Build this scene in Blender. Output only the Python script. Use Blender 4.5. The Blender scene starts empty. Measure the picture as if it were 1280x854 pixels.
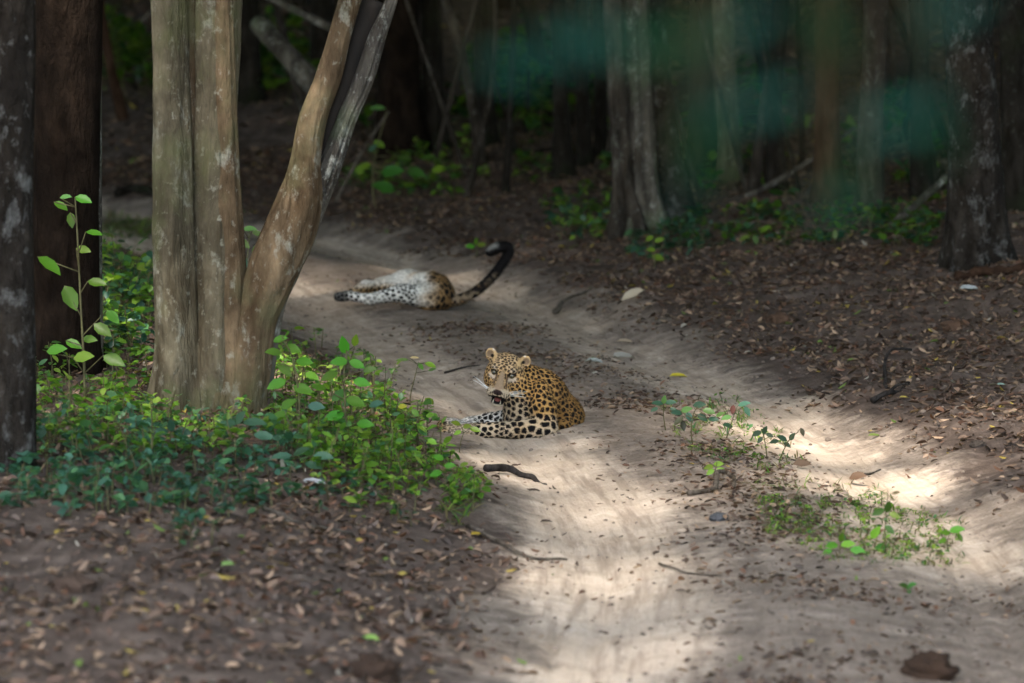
import bpy, math, random
import numpy as np
from mathutils import Vector, Matrix, kdtree

scene = bpy.context.scene
C = scene.collection
rng = np.random.default_rng(7)
random.seed(7)

# ------------------------------------------------------------------ camera
IMG_W, IMG_H = 1280.0, 854.0
FPX = 5300.0                      # focal length in photo pixels (about 149 mm)
CAM_H = 2.55
HORIZON = -100.0
PITCH = math.atan((IMG_H / 2 - HORIZON) / FPX)
cam_data = bpy.data.cameras.new('camera')
cam_data.sensor_width = 36.0
cam_data.lens = FPX / IMG_W * 36.0
cam_data.clip_start = 0.1
cam_data.clip_end = 1000.0
cam_data.dof.use_dof = True
cam_data.dof.focus_distance = 20.95
cam_data.dof.aperture_fstop = 2.7
cam_data.dof.aperture_blades = 9
cam = bpy.data.objects.new('camera', cam_data)
cam.location = (0, 0, CAM_H)
cam.rotation_euler = (math.radians(90) - PITCH, 0, 0)
C.objects.link(cam)
scene.camera = cam

# ------------------------------------------------------------------ sky and sun
SUN_DIR = Vector((-0.26, -0.42, 0.87)).normalized()      # towards the sun
SUN_EL = math.asin(SUN_DIR.z)
SUN_AZ = math.atan2(SUN_DIR.x, SUN_DIR.y)
world = bpy.data.worlds.new('World')
scene.world = world
world.use_nodes = True
wn = world.node_tree.nodes
wl = world.node_tree.links
sky = wn.new('ShaderNodeTexSky')
sky.sky_type = 'NISHITA'
sky.sun_disc = False
sky.sun_elevation = SUN_EL
sky.sun_rotation = SUN_AZ
sky.altitude = 100
sky.air_density = 1.0
sky.dust_density = 3.0
sky.ozone_density = 0.6
wl.new(sky.outputs[0], wn['Background'].inputs[0])
wn['Background'].inputs[1].default_value = 0.15

sun_data = bpy.data.lights.new('sun', 'SUN')
sun_data.energy = 2.0
sun_data.angle = math.radians(4.0)
sun_data.color = (1.0, 0.93, 0.82)
sun = bpy.data.objects.new('sun', sun_data)
sun.rotation_euler = SUN_DIR.to_track_quat('Z', 'Y').to_euler()
sun.location = (-6, -2, 14)
C.objects.link(sun)

scene.view_settings.view_transform = 'Standard'
scene.view_settings.look = 'None'
scene.view_settings.exposure = 3.3
scene.view_settings.gamma = 1.0
scene.view_settings.use_curve_mapping = False
scene.render.engine = 'CYCLES'
cy = scene.cycles
cy.use_denoising = True
try:
    cy.denoiser = 'OPENIMAGEDENOISE'
    cy.denoising_input_passes = 'RGB_ALBEDO_NORMAL'
except Exception:
    pass
cy.max_bounces = 5
cy.diffuse_bounces = 3
cy.glossy_bounces = 2
cy.transmission_bounces = 3
cy.sample_clamp_indirect = 4.0

# ------------------------------------------------------------------ numpy helpers
def vnoise(p, seed=0):
    p = np.asarray(p, dtype=np.float64)
    i = np.floor(p).astype(np.int64)
    f = p - i
    u = f * f * (3 - 2 * f)
    def h(ix, iy, iz):
        n = (ix * 374761393 + iy * 668265263 + iz * 2147483647 + seed * 974634777) & 0xffffffff
        n = ((n ^ (n >> 13)) * 1274126177) & 0xffffffff
        n = ((n ^ (n >> 16)) * 2246822519) & 0xffffffff
        n = n ^ (n >> 15)
        return (n & 0xffffff) / float(0xffffff)
    x, y, z = i[..., 0], i[..., 1], i[..., 2]
    ux, uy, uz = u[..., 0], u[..., 1], u[..., 2]
    r = 0
    for dx in (0, 1):
        for dy in (0, 1):
            for dz in (0, 1):
                w = (ux if dx else 1 - ux) * (uy if dy else 1 - uy) * (uz if dz else 1 - uz)
                r = r + w * h(x + dx, y + dy, z + dz)
    return r * 2 - 1

def fbm(p, octaves=4, seed=0, gain=0.5):
    p = np.asarray(p, dtype=np.float64)
    a, s, t = 1.0, 0.0, 0.0
    for k in range(octaves):
        s = s + a * vnoise(p * (2.03 ** k) + 17.3 * k, seed + k)
        t += a
        a *= gain
    return s / t

def xyz(x, y, z=0.0):
    x, y = np.broadcast_arrays(np.asarray(x, float), np.asarray(y, float))
    return np.stack([x, y, np.broadcast_to(np.asarray(z, float), x.shape)], -1)

def sstep(t):
    t = np.clip(t, 0, 1)
    return t * t * (3 - 2 * t)

def mk_mesh(name, V, quads=None, tris=None, col=None, smooth=True, attrs=None):
    me = bpy.data.meshes.new(name)
    V = np.asarray(V, dtype=np.float32)
    nq = 0 if quads is None else len(quads)
    nt = 0 if tris is None else len(tris)
    me.vertices.add(len(V))
    me.vertices.foreach_set('co', V.ravel())
    loops, tot = [], []
    if nq:
        loops.append(np.asarray(quads, dtype=np.int32).ravel()); tot.append(np.full(nq, 4, np.int32))
    if nt:
        loops.append(np.asarray(tris, dtype=np.int32).ravel()); tot.append(np.full(nt, 3, np.int32))
    loops = np.concatenate(loops); tot = np.concatenate(tot)
    start = np.concatenate([[0], np.cumsum(tot)[:-1]]).astype(np.int32)
    me.loops.add(len(loops))
    me.loops.foreach_set('vertex_index', loops)
    me.polygons.add(len(tot))
    me.polygons.foreach_set('loop_start', start)
    me.polygons.foreach_set('loop_total', tot)
    me.polygons.foreach_set('use_smooth', np.full(len(tot), smooth, dtype=bool))
    me.update(calc_edges=True)
    if col is not None:
        col = np.asarray(col, dtype=np.float32)
        if col.shape[1] == 3:
            col = np.concatenate([col, np.ones((len(col), 1), np.float32)], 1)
        a = me.color_attributes.new('Col', 'FLOAT_COLOR', 'POINT')
        a.data.foreach_set('color', col.ravel())
    for k, v in (attrs or {}).items():
        a = me.attributes.new(k, 'FLOAT', 'POINT')
        a.data.foreach_set('value', np.asarray(v, dtype=np.float32))
    me.validate()
    return me

def link(name, me, mat=None, parent=None, loc=None):
    o = bpy.data.objects.new(name, me)
    C.objects.link(o)
    if mat is not None and me is not None and len(me.materials) == 0:
        me.materials.append(mat)
    if parent is not None:
        o.parent = parent
    if loc is not None:
        o.location = loc
    return o

def tag(o, label, cat, group=None):
    o['label'] = label
    o['category'] = cat
    if group:
        o['group'] = group
    return o

def thing(name, label, cat, loc, group=None):
    o = bpy.data.objects.new(name, None)
    o.empty_display_size = 0.1
    C.objects.link(o)
    o.location = loc
    return tag(o, label, cat, group)

class Bag:
    """collects vertices, quads, tris and colours for one mesh"""
    def __init__(self):
        self.V, self.Q, self.T, self.K, self.n = [], [], [], [], 0
    def add(self, V, Q=None, T=None, col=None):
        V = np.asarray(V, float)
        self.V.append(V)
        if Q is not None and len(Q):
            self.Q.append(np.asarray(Q) + self.n)
        if T is not None and len(T):
            self.T.append(np.asarray(T) + self.n)
        if col is not None:
            col = np.asarray(col, float)
            if col.ndim == 1:
                col = np.tile(col, (len(V), 1))
            self.K.append(col)
        self.n += len(V)
    def mesh(self, name, smooth=True):
        return mk_mesh(name, np.concatenate(self.V),
                       np.concatenate(self.Q) if self.Q else None,
                       np.concatenate(self.T) if self.T else None,
                       np.concatenate(self.K) if self.K else None, smooth)

def tube(pts, radii, seg=6, cap=True):
    pts = np.asarray(pts, float); radii = np.broadcast_to(np.asarray(radii, float), (len(pts),))
    t = np.gradient(pts, axis=0)
    t /= np.linalg.norm(t, axis=1)[:, None] + 1e-9
    ref = np.array([1.0, 0, 0]) if abs(t[:, 0]).mean() < 0.8 else np.array([0, 1.0, 0])
    u = ref - t * (t @ ref)[:, None]
    u /= np.linalg.norm(u, axis=1)[:, None] + 1e-9
    v = np.cross(t, u)
    a = np.linspace(0, 2 * math.pi, seg, endpoint=False)
    ring = u[:, None] * np.cos(a)[None, :, None] + v[:, None] * np.sin(a)[None, :, None]
    V = (pts[:, None] + ring * radii[:, None, None]).reshape(-1, 3)
    n = len(pts)
    i = np.arange(n - 1)[:, None] * seg
    j = np.arange(seg)[None]
    k = (j + 1) % seg
    Q = np.stack([i + j, i + k, i + seg + k, i + seg + j], -1).reshape(-1, 4)
    T = []
    if cap:
        V = np.concatenate([V, pts[:1], pts[-1:]])
        c0, c1 = n * seg, n * seg + 1
        jj = np.arange(seg); kk = (jj + 1) % seg
        T = np.concatenate([np.stack([kk, jj, np.full(seg, c0)], 1),
                            np.stack([(n - 1) * seg + jj, (n - 1) * seg + kk, np.full(seg, c1)], 1)])
    return V, Q, T

def resample(pts, n):
    """Catmull-Rom through control points (any columns)"""
    P = np.asarray(pts, float)
    if len(P) < 3:
        t = np.linspace(0, 1, n)[:, None]
        return P[0] * (1 - t) + P[-1] * t
    P = np.concatenate([2 * P[:1] - P[1:2], P, 2 * P[-1:] - P[-2:-1]])
    m = len(P) - 3
    s = np.linspace(0, m - 1e-6, n)
    i = s.astype(int); f = (s - i)[:, None]
    a, b, c, d = P[i], P[i + 1], P[i + 2], P[i + 3]
    return 0.5 * (2 * b + (c - a) * f + (2 * a - 5 * b + 4 * c - d) * f ** 2 + (3 * b - a - 3 * c + d) * f ** 3)

# ------------------------------------------------------------------ material helpers
class M:
    def __init__(self, name):
        self.m = bpy.data.materials.new(name)
        self.m.use_nodes = True
        self.t = self.m.node_tree
        self.b = self.t.nodes['Principled BSDF']
        self.out = self.t.nodes['Material Output']
        self.b.inputs['Roughness'].default_value = 0.85
        self.b.inputs['Specular IOR Level'].default_value = 0.25
    def n(self, kind, **kw):
        x = self.t.nodes.new('ShaderNode' + kind)
        for k, v in kw.items():
            setattr(x, k, v)
        return x
    def l(self, a, b):
        self.t.links.new(a, b)
    def pos(self, scale=(1, 1, 1), obj=True):
        tc = self.n('TexCoord')
        mp = self.n('Mapping')
        mp.inputs['Scale'].default_value = scale
        if obj:
            self.l(tc.outputs['Object'], mp.inputs[0])
        else:
            g = self.n('NewGeometry')
            self.l(g.outputs['Position'], mp.inputs[0])
        return mp.outputs[0]
    def noise(self, vec, scale, detail=4, rough=0.55, dist=0.0):
        x = self.n('TexNoise')
        x.inputs['Scale'].default_value = scale
        x.inputs['Detail'].default_value = detail
        x.inputs['Roughness'].default_value = rough
        x.inputs['Distortion'].default_value = dist
        self.l(vec, x.inputs['Vector'])
        return x.outputs['Fac']
    def ramp(self, fac, stops):
        x = self.n('ValToRGB')
        e = x.color_ramp.elements
        while len(e) < len(stops):
            e.new(0.5)
        for k, (p, c) in enumerate(stops):
            e[k].position = p
            e[k].color = (*c, 1) if len(c) == 3 else c
        self.l(fac, x.inputs[0])
        return x.outputs[0]
    def rampv(self, fac, a, b):
        x = self.n('MapRange')
        x.inputs[1].default_value = a
        x.inputs[2].default_value = b
        self.l(fac, x.inputs[0])
        return x.outputs[0]
    def mix(self, fac, a, b, mode='MIX'):
        x = self.n('Mix', data_type='RGBA', blend_type=mode)
        for s, v in ((0, fac), (6, a), (7, b)):
            if hasattr(v, 'links'):
                self.l(v, x.inputs[s])
            else:
                x.inputs[s].default_value = v if s == 0 else ((*v, 1) if len(v) == 3 else v)
        return x.outputs[2]
    def math(self, op, a, b=0.0):
        x = self.n('Math', operation=op)
        for s, v in ((0, a), (1, b)):
            if hasattr(v, 'links'):
                self.l(v, x.inputs[s])
            else:
                x.inputs[s].default_value = v
        return x.outputs[0]
    def attr(self, name, vec=False):
        x = self.n('Attribute')
        x.attribute_name = name
        return x.outputs['Color' if vec else 'Fac']
    def bump(self, h, strength=0.5, dist=0.02):
        x = self.n('Bump')
        x.inputs['Strength'].default_value = strength
        x.inputs['Distance'].default_value = dist
        self.l(h, x.inputs['Height'])
        self.l(x.outputs[0], self.b.inputs['Normal'])
    def color(self, c):
        if hasattr(c, 'links'):
            self.l(c, self.b.inputs['Base Color'])
        else:
            self.b.inputs['Base Color'].default_value = (*c, 1)

def bark_material(name, dark, light, lichen=None, lich_amt=0.55, moss=None, zs=0.3, scale=9.0, bump=0.7, groove=0.5):
    m = M(name)
    v = m.pos((1, 1, zs))
    w = m.pos((1, 1, 0.7))
    n1 = m.noise(v, scale, 6, 0.62, 0.4)
    n2 = m.noise(w, 3.2, 5, 0.6, 0.2)
    base = m.ramp(n1, [(0.28, dark), (0.5, tuple(0.5 * (a + b) for a, b in zip(dark, light))), (0.72, light)])
    base = m.mix(m.rampv(n2, 0.38, 0.66), base, tuple(c * groove for c in dark), 'MIX') if groove < 1 else base
    n6 = m.noise(m.pos((1, 1, 0.45)), 5.0, 6, 0.7, 0.5)
    base = m.mix(1.0, base, m.ramp(n6, [(0.34, (0.50, 0.46, 0.42)), (0.5, (1, 1, 1)), (0.66, (1.35, 1.36, 1.38))]), 'MULTIPLY')
    n7 = m.noise(m.pos((1, 1, 0.10)), 16.0, 4, 0.6, 0.3)
    base = m.mix(m.math('MULTIPLY', m.rampv(n7, 0.60, 0.68), 0.65), base, tuple(c * 0.4 for c in dark))
    if lichen:
        n3 = m.noise(m.pos((1, 1, 0.6)), 8.0, 7, 0.72, 0.25)
        base = m.mix(m.rampv(n3, lich_amt - 0.03, lich_amt + 0.12), base, lichen)
        n5 = m.noise(m.pos((1, 1, 0.8)), 26.0, 3, 0.6)
        base = m.mix(m.math('MULTIPLY', m.rampv(n5, 0.6, 0.72), 0.45), base, tuple(min(1, c * 1.25) for c in lichen))
    if moss:
        n4 = m.noise(m.pos((1, 1, 0.8)), 2.4, 4, 0.6)
        base = m.mix(m.math('MULTIPLY', m.rampv(n4, 0.5, 0.68), 0.8), base, moss)
    m.color(base)
    h = m.math('ADD', m.noise(v, scale * 2.2, 6, 0.65, 0.3), m.math('MULTIPLY', n1, 0.8))
    m.b.inputs['Specular IOR Level'].default_value = 0.04
    m.b.inputs['Roughness'].default_value = 0.95
    m.bump(h, min(1.0, bump * 1.5), 0.05)
    return m.m

def leaf_material(name, tint=(1, 1, 1), rough=0.42, trans=0.35, objvar=False, spec=0.3):
    """colour comes from the Col attribute (leaf to leaf differences), veins and blotches from noise"""
    m = M(name)
    c = m.attr('Col', True)
    n = m.noise(m.pos((1, 1, 1)), 24.0, 3)
    c = m.mix(m.math('MULTIPLY', n, 0.5), c, m.mix(1.0, c, tuple(0.55 * t for t in tint), 'MULTIPLY'))
    if objvar:
        oi = m.n('ObjectInfo')
        hs = m.n('HueSaturation')
        m.l(m.math('ADD', m.math('MULTIPLY', oi.outputs['Random'], 0.05), 0.475), hs.inputs['Hue'])
        m.l(m.math('ADD', m.math('MULTIPLY', oi.outputs['Random'], 0.7), 0.65), hs.inputs['Value'])
        m.l(c, hs.inputs['Color'])
        c = hs.outputs[0]
    m.color(c)
    m.b.inputs['Roughness'].default_value = rough
    m.b.inputs['Specular IOR Level'].default_value = spec
    if trans > 0:
        tr = m.n('BsdfTranslucent')
        m.l(m.mix(1.0, c, (1.5, 1.7, 0.6), 'MULTIPLY'), tr.inputs[0])
        mx = m.n('MixShader')
        mx.inputs[0].default_value = trans
        m.l(m.b.outputs[0], mx.inputs[1]); m.l(tr.outputs[0], mx.inputs[2])
        m.l(mx.outputs[0], m.out.inputs[0])
    return m.m
# ------------------------------------------------------------------ terrain
ROAD = np.array([(-2.5, -30), (-1, -10), (0.2, 2), (0.75, 9), (0.99, 14.2), (1.10, 16.9), (0.95, 19.3), (0.53, 22.5), (0.0, 25.0),
                 (-0.55, 27.6), (-1.1, 30), (-2.05, 33), (-3.3, 35.6), (-5.0, 37.6), (-8, 39.6), (-16, 42), (-40, 46)], float)
ROADF = resample(ROAD, 120)

def road_dist(x, y):
    """signed distance to the road's centre line, negative on its left"""
    x = np.asarray(x, float); y = np.asarray(y, float)
    sh = x.shape
    p = np.stack([x.ravel(), y.ravel()], 1)
    best = np.full(len(p), 1e9); sign = np.ones(len(p))
    for a, b in zip(ROADF[:-1], ROADF[1:]):
        ab = b - a
        t = np.clip(((p - a) @ ab) / (ab @ ab), 0, 1)
        q = p - a - t[:, None] * ab
        d = np.hypot(q[:, 0], q[:, 1])
        s = np.sign(q[:, 0] * ab[1] - q[:, 1] * ab[0])
        m = d < best
        best = np.where(m, d, best); sign = np.where(m, s, sign)
    return (best * sign).reshape(sh)

def height(x, y, d):
    p = xyz(x, y)
    a = np.abs(d)
    left = np.where(d < 0, 1.0, 0.0)
    out = sstep((a - 0.85) / 0.5)
    z = left * (0.26 * sstep((a - 0.95) / 1.3) + 0.14 * sstep((a - 2.0) / 3.0))
    z = z + (1 - left) * (0.10 * sstep((a - 0.85) / 0.6) + 0.42 * sstep((a - 1.2) / 4.0) + 0.05 * np.clip(a - 5, 0, 20))
    # wheel ruts and the low crown between them
    rut = np.exp(-((a - 0.74) / 0.24) ** 2)
    z = z - 0.05 * rut * (1 - out * 0.6) + 0.05 * np.exp(-(d / 0.30) ** 2) * (0.6 + 0.8 * vnoise(p * 1.1, 15))
    # tread ridges running along the ruts
    wob = 0.05 * vnoise(p * 0.8, 3)
    z = z + (1 - out) * 0.013 * np.sin((d + wob) * 46.0) * rut * (0.5 + 0.5 * vnoise(p * np.array([2.0, 0.6, 1]), 5))
    z = z + (1 - out) * (0.009 * fbm(p * 2.2, 4, 11) + 0.012 * fbm(p * 9.0, 3, 12))
    z = z + out * (0.10 * fbm(p * 0.55, 4, 21) + 0.045 * fbm(p * 2.6, 4, 22) + 0.02 * fbm(p * 11.0, 2, 23))
    far = np.clip(y - 40, 0, 200)
    z = z + 0.022 * far + 0.35 * sstep((y - 36) / 16) * out
    side = np.clip(np.abs(x) - 14, 0, 200)
    return z + 0.03 * side

xs = np.concatenate([-np.geomspace(7.4, 90, 34)[::-1], np.linspace(-7.3, 7.3, 276), np.geomspace(7.4, 90, 34)])
ys = np.concatenate([np.linspace(-30, 10.5, 36), np.linspace(11, 34, 470), np.linspace(34.08, 58, 230), np.geomspace(58.5, 170, 30)])
GX, GY = np.meshgrid(xs, ys)
GD = road_dist(GX, GY)
GZ = height(GX, GY, GD)

def bil(G, x, y):
    x = np.asarray(x, float); y = np.asarray(y, float)
    i = np.clip(np.searchsorted(xs, x) - 1, 0, len(xs) - 2)
    j = np.clip(np.searchsorted(ys, y) - 1, 0, len(ys) - 2)
    fx = np.clip((x - xs[i]) / (xs[i + 1] - xs[i]), 0, 1); fy = np.clip((y - ys[j]) / (ys[j + 1] - ys[j]), 0, 1)
    return (G[j, i] * (1 - fx) * (1 - fy) + G[j, i + 1] * fx * (1 - fy) + G[j + 1, i] * (1 - fx) * fy + G[j + 1, i + 1] * fx * fy)

def H(x, y):
    return bil(GZ, x, y)

def RD(x, y):
    return bil(GD, x, y)

SP, CP = math.sin(PITCH), math.cos(PITCH)
def ray(px, py):
    px = np.asarray(px, float); py = np.asarray(py, float)
    a = (px - IMG_W / 2) / FPX
    b = -(py - IMG_H / 2) / FPX
    return np.stack([a, CP + b * SP, -SP + b * CP], -1)

def at(px, py, Y):
    """the point on the photo ray through (px, py) that lies Y metres in front of the camera"""
    d = ray(px, py)
    return np.array([0, 0, CAM_H]) + d * (np.asarray(Y, float) / d[..., 1])[..., None]

def ground(px, py):
    """where the photo rays meet the ground"""
    px, py = np.broadcast_arrays(np.atleast_1d(np.asarray(px, float)), np.atleast_1d(np.asarray(py, float)))
    d = ray(px, py)
    d = d / d[..., 1:2]
    hit = np.full(px.shape, 75.0)
    done = np.zeros(px.shape, bool)
    prev = np.full(px.shape, 11.0)
    for Y in np.concatenate([np.arange(11.2, 60, 0.25), np.arange(60, 130, 1.0)]):
        below = (CAM_H + d[..., 2] * Y) < H(d[..., 0] * Y, np.full(px.shape, Y))
        new = below & ~done
        if new.any():
            lo, hi = prev.copy(), np.full(px.shape, Y)
            for _ in range(8):
                mid = 0.5 * (lo + hi)
                b = (CAM_H + d[..., 2] * mid) < H(d[..., 0] * mid, mid)
                hi = np.where(b, mid, hi); lo = np.where(b, lo, mid)
            hit = np.where(new, hi, hit)
            done |= new
        prev[:] = Y
        if done.all():
            break
    P = np.stack([d[..., 0] * hit, hit, H(d[..., 0] * hit, hit)], -1)
    return P

def g1(px, py):
    return ground(px, py)[0]

def inpoly(x, y, poly):
    x = np.asarray(x, float); y = np.asarray(y, float)
    r = np.zeros(x.shape, bool)
    n = len(poly)
    for k in range(n):
        x0, y0 = poly[k]; x1, y1 = poly[(k + 1) % n]
        c = ((y0 > y) != (y1 > y)) & (x < (x1 - x0) * (y - y0) / (y1 - y0 + 1e-12) + x0)
        r ^= c
    return r

# surface masks: pale washed sand in the ruts, humus-rich soil elsewhere
P = xyz(GX, GY)
a = np.abs(GD) + 0.16 * fbm(P * 1.1, 4, 31)
edge = sstep((1.20 - np.abs(GD) - 0.42 * fbm(P * 1.3, 4, 33)) / 0.42)
rutm = np.exp(-(np.abs(np.abs(GD + 0.07 * fbm(P * 0.9, 3, 36)) - 0.72) / 0.36) ** 3)
SAND = np.clip(edge * (0.20 + 0.95 * rutm + 0.34 * fbm(P * np.array([1.6, 0.8, 1]), 4, 35)), 0, 1)
SAND *= 1 - 0.35 * sstep((GY - 22.0) / 3) * (1 - sstep((GY - 27.5) / 2))      # less sand, so darker across the bend
ROADM = sstep((1.42 - np.abs(GD) - 0.30 * fbm(P * 1.1, 4, 37)) / 0.55)
SAND *= 1 - 0.75 * sstep((17.4 - GY) / 1.6) * sstep((GD + 0.30 + 0.25 * fbm(P * 1.4, 3, 38)) / 0.35)     # leaf mould and painted-in shade over the near right side
DEB = np.clip(0.5 + 0.9 * fbm(P * 1.7, 4, 41), 0, 1)

gm = M('earth')
gv = gm.pos((1, 1, 1), obj=False)
n_big = gm.noise(gv, 1.1, 5, 0.6)
n_mid = gm.noise(gv, 7.0, 6, 0.65, 0.3)
n_fine = gm.noise(gv, 55.0, 4, 0.7)
soil = gm.ramp(n_mid, [(0.25, (0.042, 0.030, 0.024)), (0.5, (0.094, 0.069, 0.056)), (0.75, (0.18, 0.137, 0.112))])
sandc = gm.ramp(n_mid, [(0.25, (0.40, 0.315, 0.245)), (0.55, (0.55, 0.445, 0.355)), (0.8, (0.66, 0.555, 0.455))])
cb = gm.n('CombineXYZ'); sx = gm.n('SeparateXYZ'); gm.l(gv, sx.inputs[0])
gm.l(gm.math('MULTIPLY', gm.attr('rd'), 15.0), cb.inputs[0]); gm.l(gm.math('MULTIPLY', sx.outputs[1], 0.9), cb.inputs[1])
n_tread = gm.noise(cb.outputs[0], 1.0, 5, 0.65)
sandc = gm.mix(gm.math('MULTIPLY', gm.rampv(n_tread, 0.48, 0.62), 0.75), sandc, (0.26, 0.20, 0.155))
sandc = gm.mix(gm.rampv(n_big, 0.35, 0.62), gm.mix(0.5, sandc, (0.44, 0.33, 0.235)), sandc)
sandc = gm.mix(gm.math('MULTIPLY', gm.rampv(n_fine, 0.56, 0.70), 0.55), sandc, (0.17, 0.125, 0.095))
n_edge = gm.noise(gv, 19.0, 6, 0.75, 0.2)
mask = gm.math('ADD', gm.attr('sand'), gm.math('ADD', gm.math('MULTIPLY', gm.math('SUBTRACT', n_mid, 0.5), 0.7), gm.math('MULTIPLY', gm.math('SUBTRACT', n_edge, 0.5), 0.9)))
packed = gm.ramp(n_mid, [(0.25, (0.13, 0.10, 0.08)), (0.5, (0.225, 0.178, 0.142)), (0.75, (0.34, 0.275, 0.225))])
packed = gm.mix(gm.math('MULTIPLY', gm.rampv(n_fine, 0.50, 0.66), 0.6), packed, (0.075, 0.056, 0.046))
roadm = gm.math('ADD', gm.attr('road'), gm.math('ADD', gm.math('MULTIPLY', gm.math('SUBTRACT', n_mid, 0.5), 0.8), gm.math('MULTIPLY', gm.math('SUBTRACT', n_edge, 0.5), 0.8)))
soil = gm.mix(gm.rampv(roadm, 0.25, 0.75), soil, packed)
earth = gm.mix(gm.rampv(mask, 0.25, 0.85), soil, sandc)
gm.color(earth)
gm.b.inputs['Roughness'].default_value = 0.95
gm.b.inputs['Specular IOR Level'].default_value = 0.1
gm.bump(gm.math('ADD', gm.math('MULTIPLY', n_mid, 1.0), gm.math('ADD', gm.math('MULTIPLY', n_fine, 0.35), gm.math('MULTIPLY', n_tread, 0.8))), 0.9, 0.03)

nx, ny = len(xs), len(ys)
J, I = np.meshgrid(np.arange(ny - 1), np.arange(nx - 1), indexing='ij')
quads = np.stack([J * nx + I, J * nx + I + 1, (J + 1) * nx + I + 1, (J + 1) * nx + I], -1).reshape(-1, 4)
mid_d = (np.abs(GD[:-1, :-1] + GD[1:, 1:]) / 2).ravel()
on_road = mid_d < 1.12
Vall = np.stack([GX, GY, GZ], -1).reshape(-1, 3)
for nm, sel in (('forest_floor', ~on_road), ('dirt_track', on_road)):
    q = quads[sel]
    u, inv = np.unique(q.ravel(), return_inverse=True)
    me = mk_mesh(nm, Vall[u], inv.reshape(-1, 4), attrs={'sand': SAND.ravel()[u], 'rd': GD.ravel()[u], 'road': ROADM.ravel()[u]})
    o = link(nm, me, gm.m)
    o['kind'] = 'structure'
    o['label'] = 'litter strewn forest floor beside the track' if nm == 'forest_floor' else 'pale sandy track with two wheel ruts curving into the wood'
# ------------------------------------------------------------------ trees
BARK = {
    'olive': bark_material('bark_olive', (0.055, 0.044, 0.028), (0.20, 0.168, 0.112), (0.25, 0.24, 0.19), 0.59, (0.10, 0.105, 0.045), 0.22, 8, 0.6, 0.8),
    'tan': bark_material('bark_tan', (0.065, 0.043, 0.025), (0.235, 0.165, 0.098), (0.26, 0.25, 0.205), 0.59, (0.09, 0.09, 0.045), 0.2, 8, 0.6, 0.8),
    'grey': bark_material('bark_grey', (0.04, 0.035, 0.03), (0.17, 0.15, 0.12), (0.33, 0.33, 0.29), 0.58, (0.09, 0.11, 0.06), 0.3, 9, 0.6, 0.8),
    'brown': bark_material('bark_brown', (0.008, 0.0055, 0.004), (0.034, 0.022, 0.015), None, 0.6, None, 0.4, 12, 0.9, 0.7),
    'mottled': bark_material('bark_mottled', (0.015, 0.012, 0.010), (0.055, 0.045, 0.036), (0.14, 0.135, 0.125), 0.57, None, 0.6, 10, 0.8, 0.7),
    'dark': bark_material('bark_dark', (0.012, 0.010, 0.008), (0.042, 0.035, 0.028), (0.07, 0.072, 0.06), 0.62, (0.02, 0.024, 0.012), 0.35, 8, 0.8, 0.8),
    'pale': bark_material('bark_pale', (0.026, 0.021, 0.017), (0.10, 0.082, 0.064), (0.14, 0.14, 0.12), 0.6, None, 0.35, 8, 0.6, 0.8),
    'red': bark_material('bark_red', (0.03, 0.017, 0.011), (0.09, 0.05, 0.032), None, 0.6, None, 0.3, 8, 0.6, 0.8),
}
hollow_m = M('hollow_shade')
hollow_m.color(hollow_m.ramp(hollow_m.noise(hollow_m.pos((1, 1, 0.2)), 14, 4), [(0.3, (0.006, 0.005, 0.004)), (0.7, (0.02, 0.014, 0.010))]))  # near black, so the convex tube reads as shade in the split

# sunlit spots of the ground, from openings in the leaf roof: (px, py, radius x m, radius y m, strength)
GAPS = [(680, 575, 0.95, 1.3, 0.80), (745, 630, 0.75, 1.6, 0.78), (770, 720, 0.6, 1.1, 0.70), (950, 540, 1.1, 1.5, 0.80), (1090, 570, 1.2, 1.6, 0.84), (1220, 610, 1.0, 1.4, 0.80),
        (1340, 640, 0.8, 1.2, 0.7), (870, 555, 0.6, 1.0, 0.7), (420, 345, 1.0, 1.5, 0.7), (110, 420, 1.1, 1.6, 1.0), (420, 490, 1.0, 1.5, 1.0), (160, 510, 1.0, 1.1, 0.85),
        (640, 500, 0.7, 0.9, 0.65), (740, 830, 0.6, 0.7, 0.5), (520, 368, 0.9, 1.0, 0.6), (160, 300, 0.8, 1.2, 0.5), (330, 350, 0.4, 0.6, 0.3), (860, 455, 0.8, 1.2, 0.4), (1100, 440, 1.2, 1.5, 0.35)]
_gp = [g1(px, py) for px, py, *_ in GAPS]
def lit(gx, gy):
    w = np.zeros(np.shape(gx))
    for (px, py, rx, ry, s), c in zip(GAPS, _gp):
        w = np.maximum(w, s * np.exp(-((((gx - c[0]) / rx) ** 2 + ((gy - c[1]) / ry) ** 2) ** 1.5)))
    return w

can_m = M('canopy_leaves')
can_m.color(can_m.ramp(can_m.noise(can_m.pos(), 0.9, 2), [(0.3, (0.025, 0.055, 0.016)), (0.7, (0.055, 0.105, 0.026))]))
can_m.b.inputs['Roughness'].default_value = 0.8
can_m.b.inputs['Specular IOR Level'].default_value = 0.05
_tr = can_m.n('BsdfTranslucent'); _tr.inputs[0].default_value = (0.13, 0.22, 0.04, 1)
_mx = can_m.n('MixShader'); _mx.inputs[0].default_value = 0.25
can_m.l(can_m.b.outputs[0], _mx.inputs[1]); can_m.l(_tr.outputs[0], _mx.inputs[2]); can_m.l(_mx.outputs[0], can_m.out.inputs[0])
CANOPY = can_m.m

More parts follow.
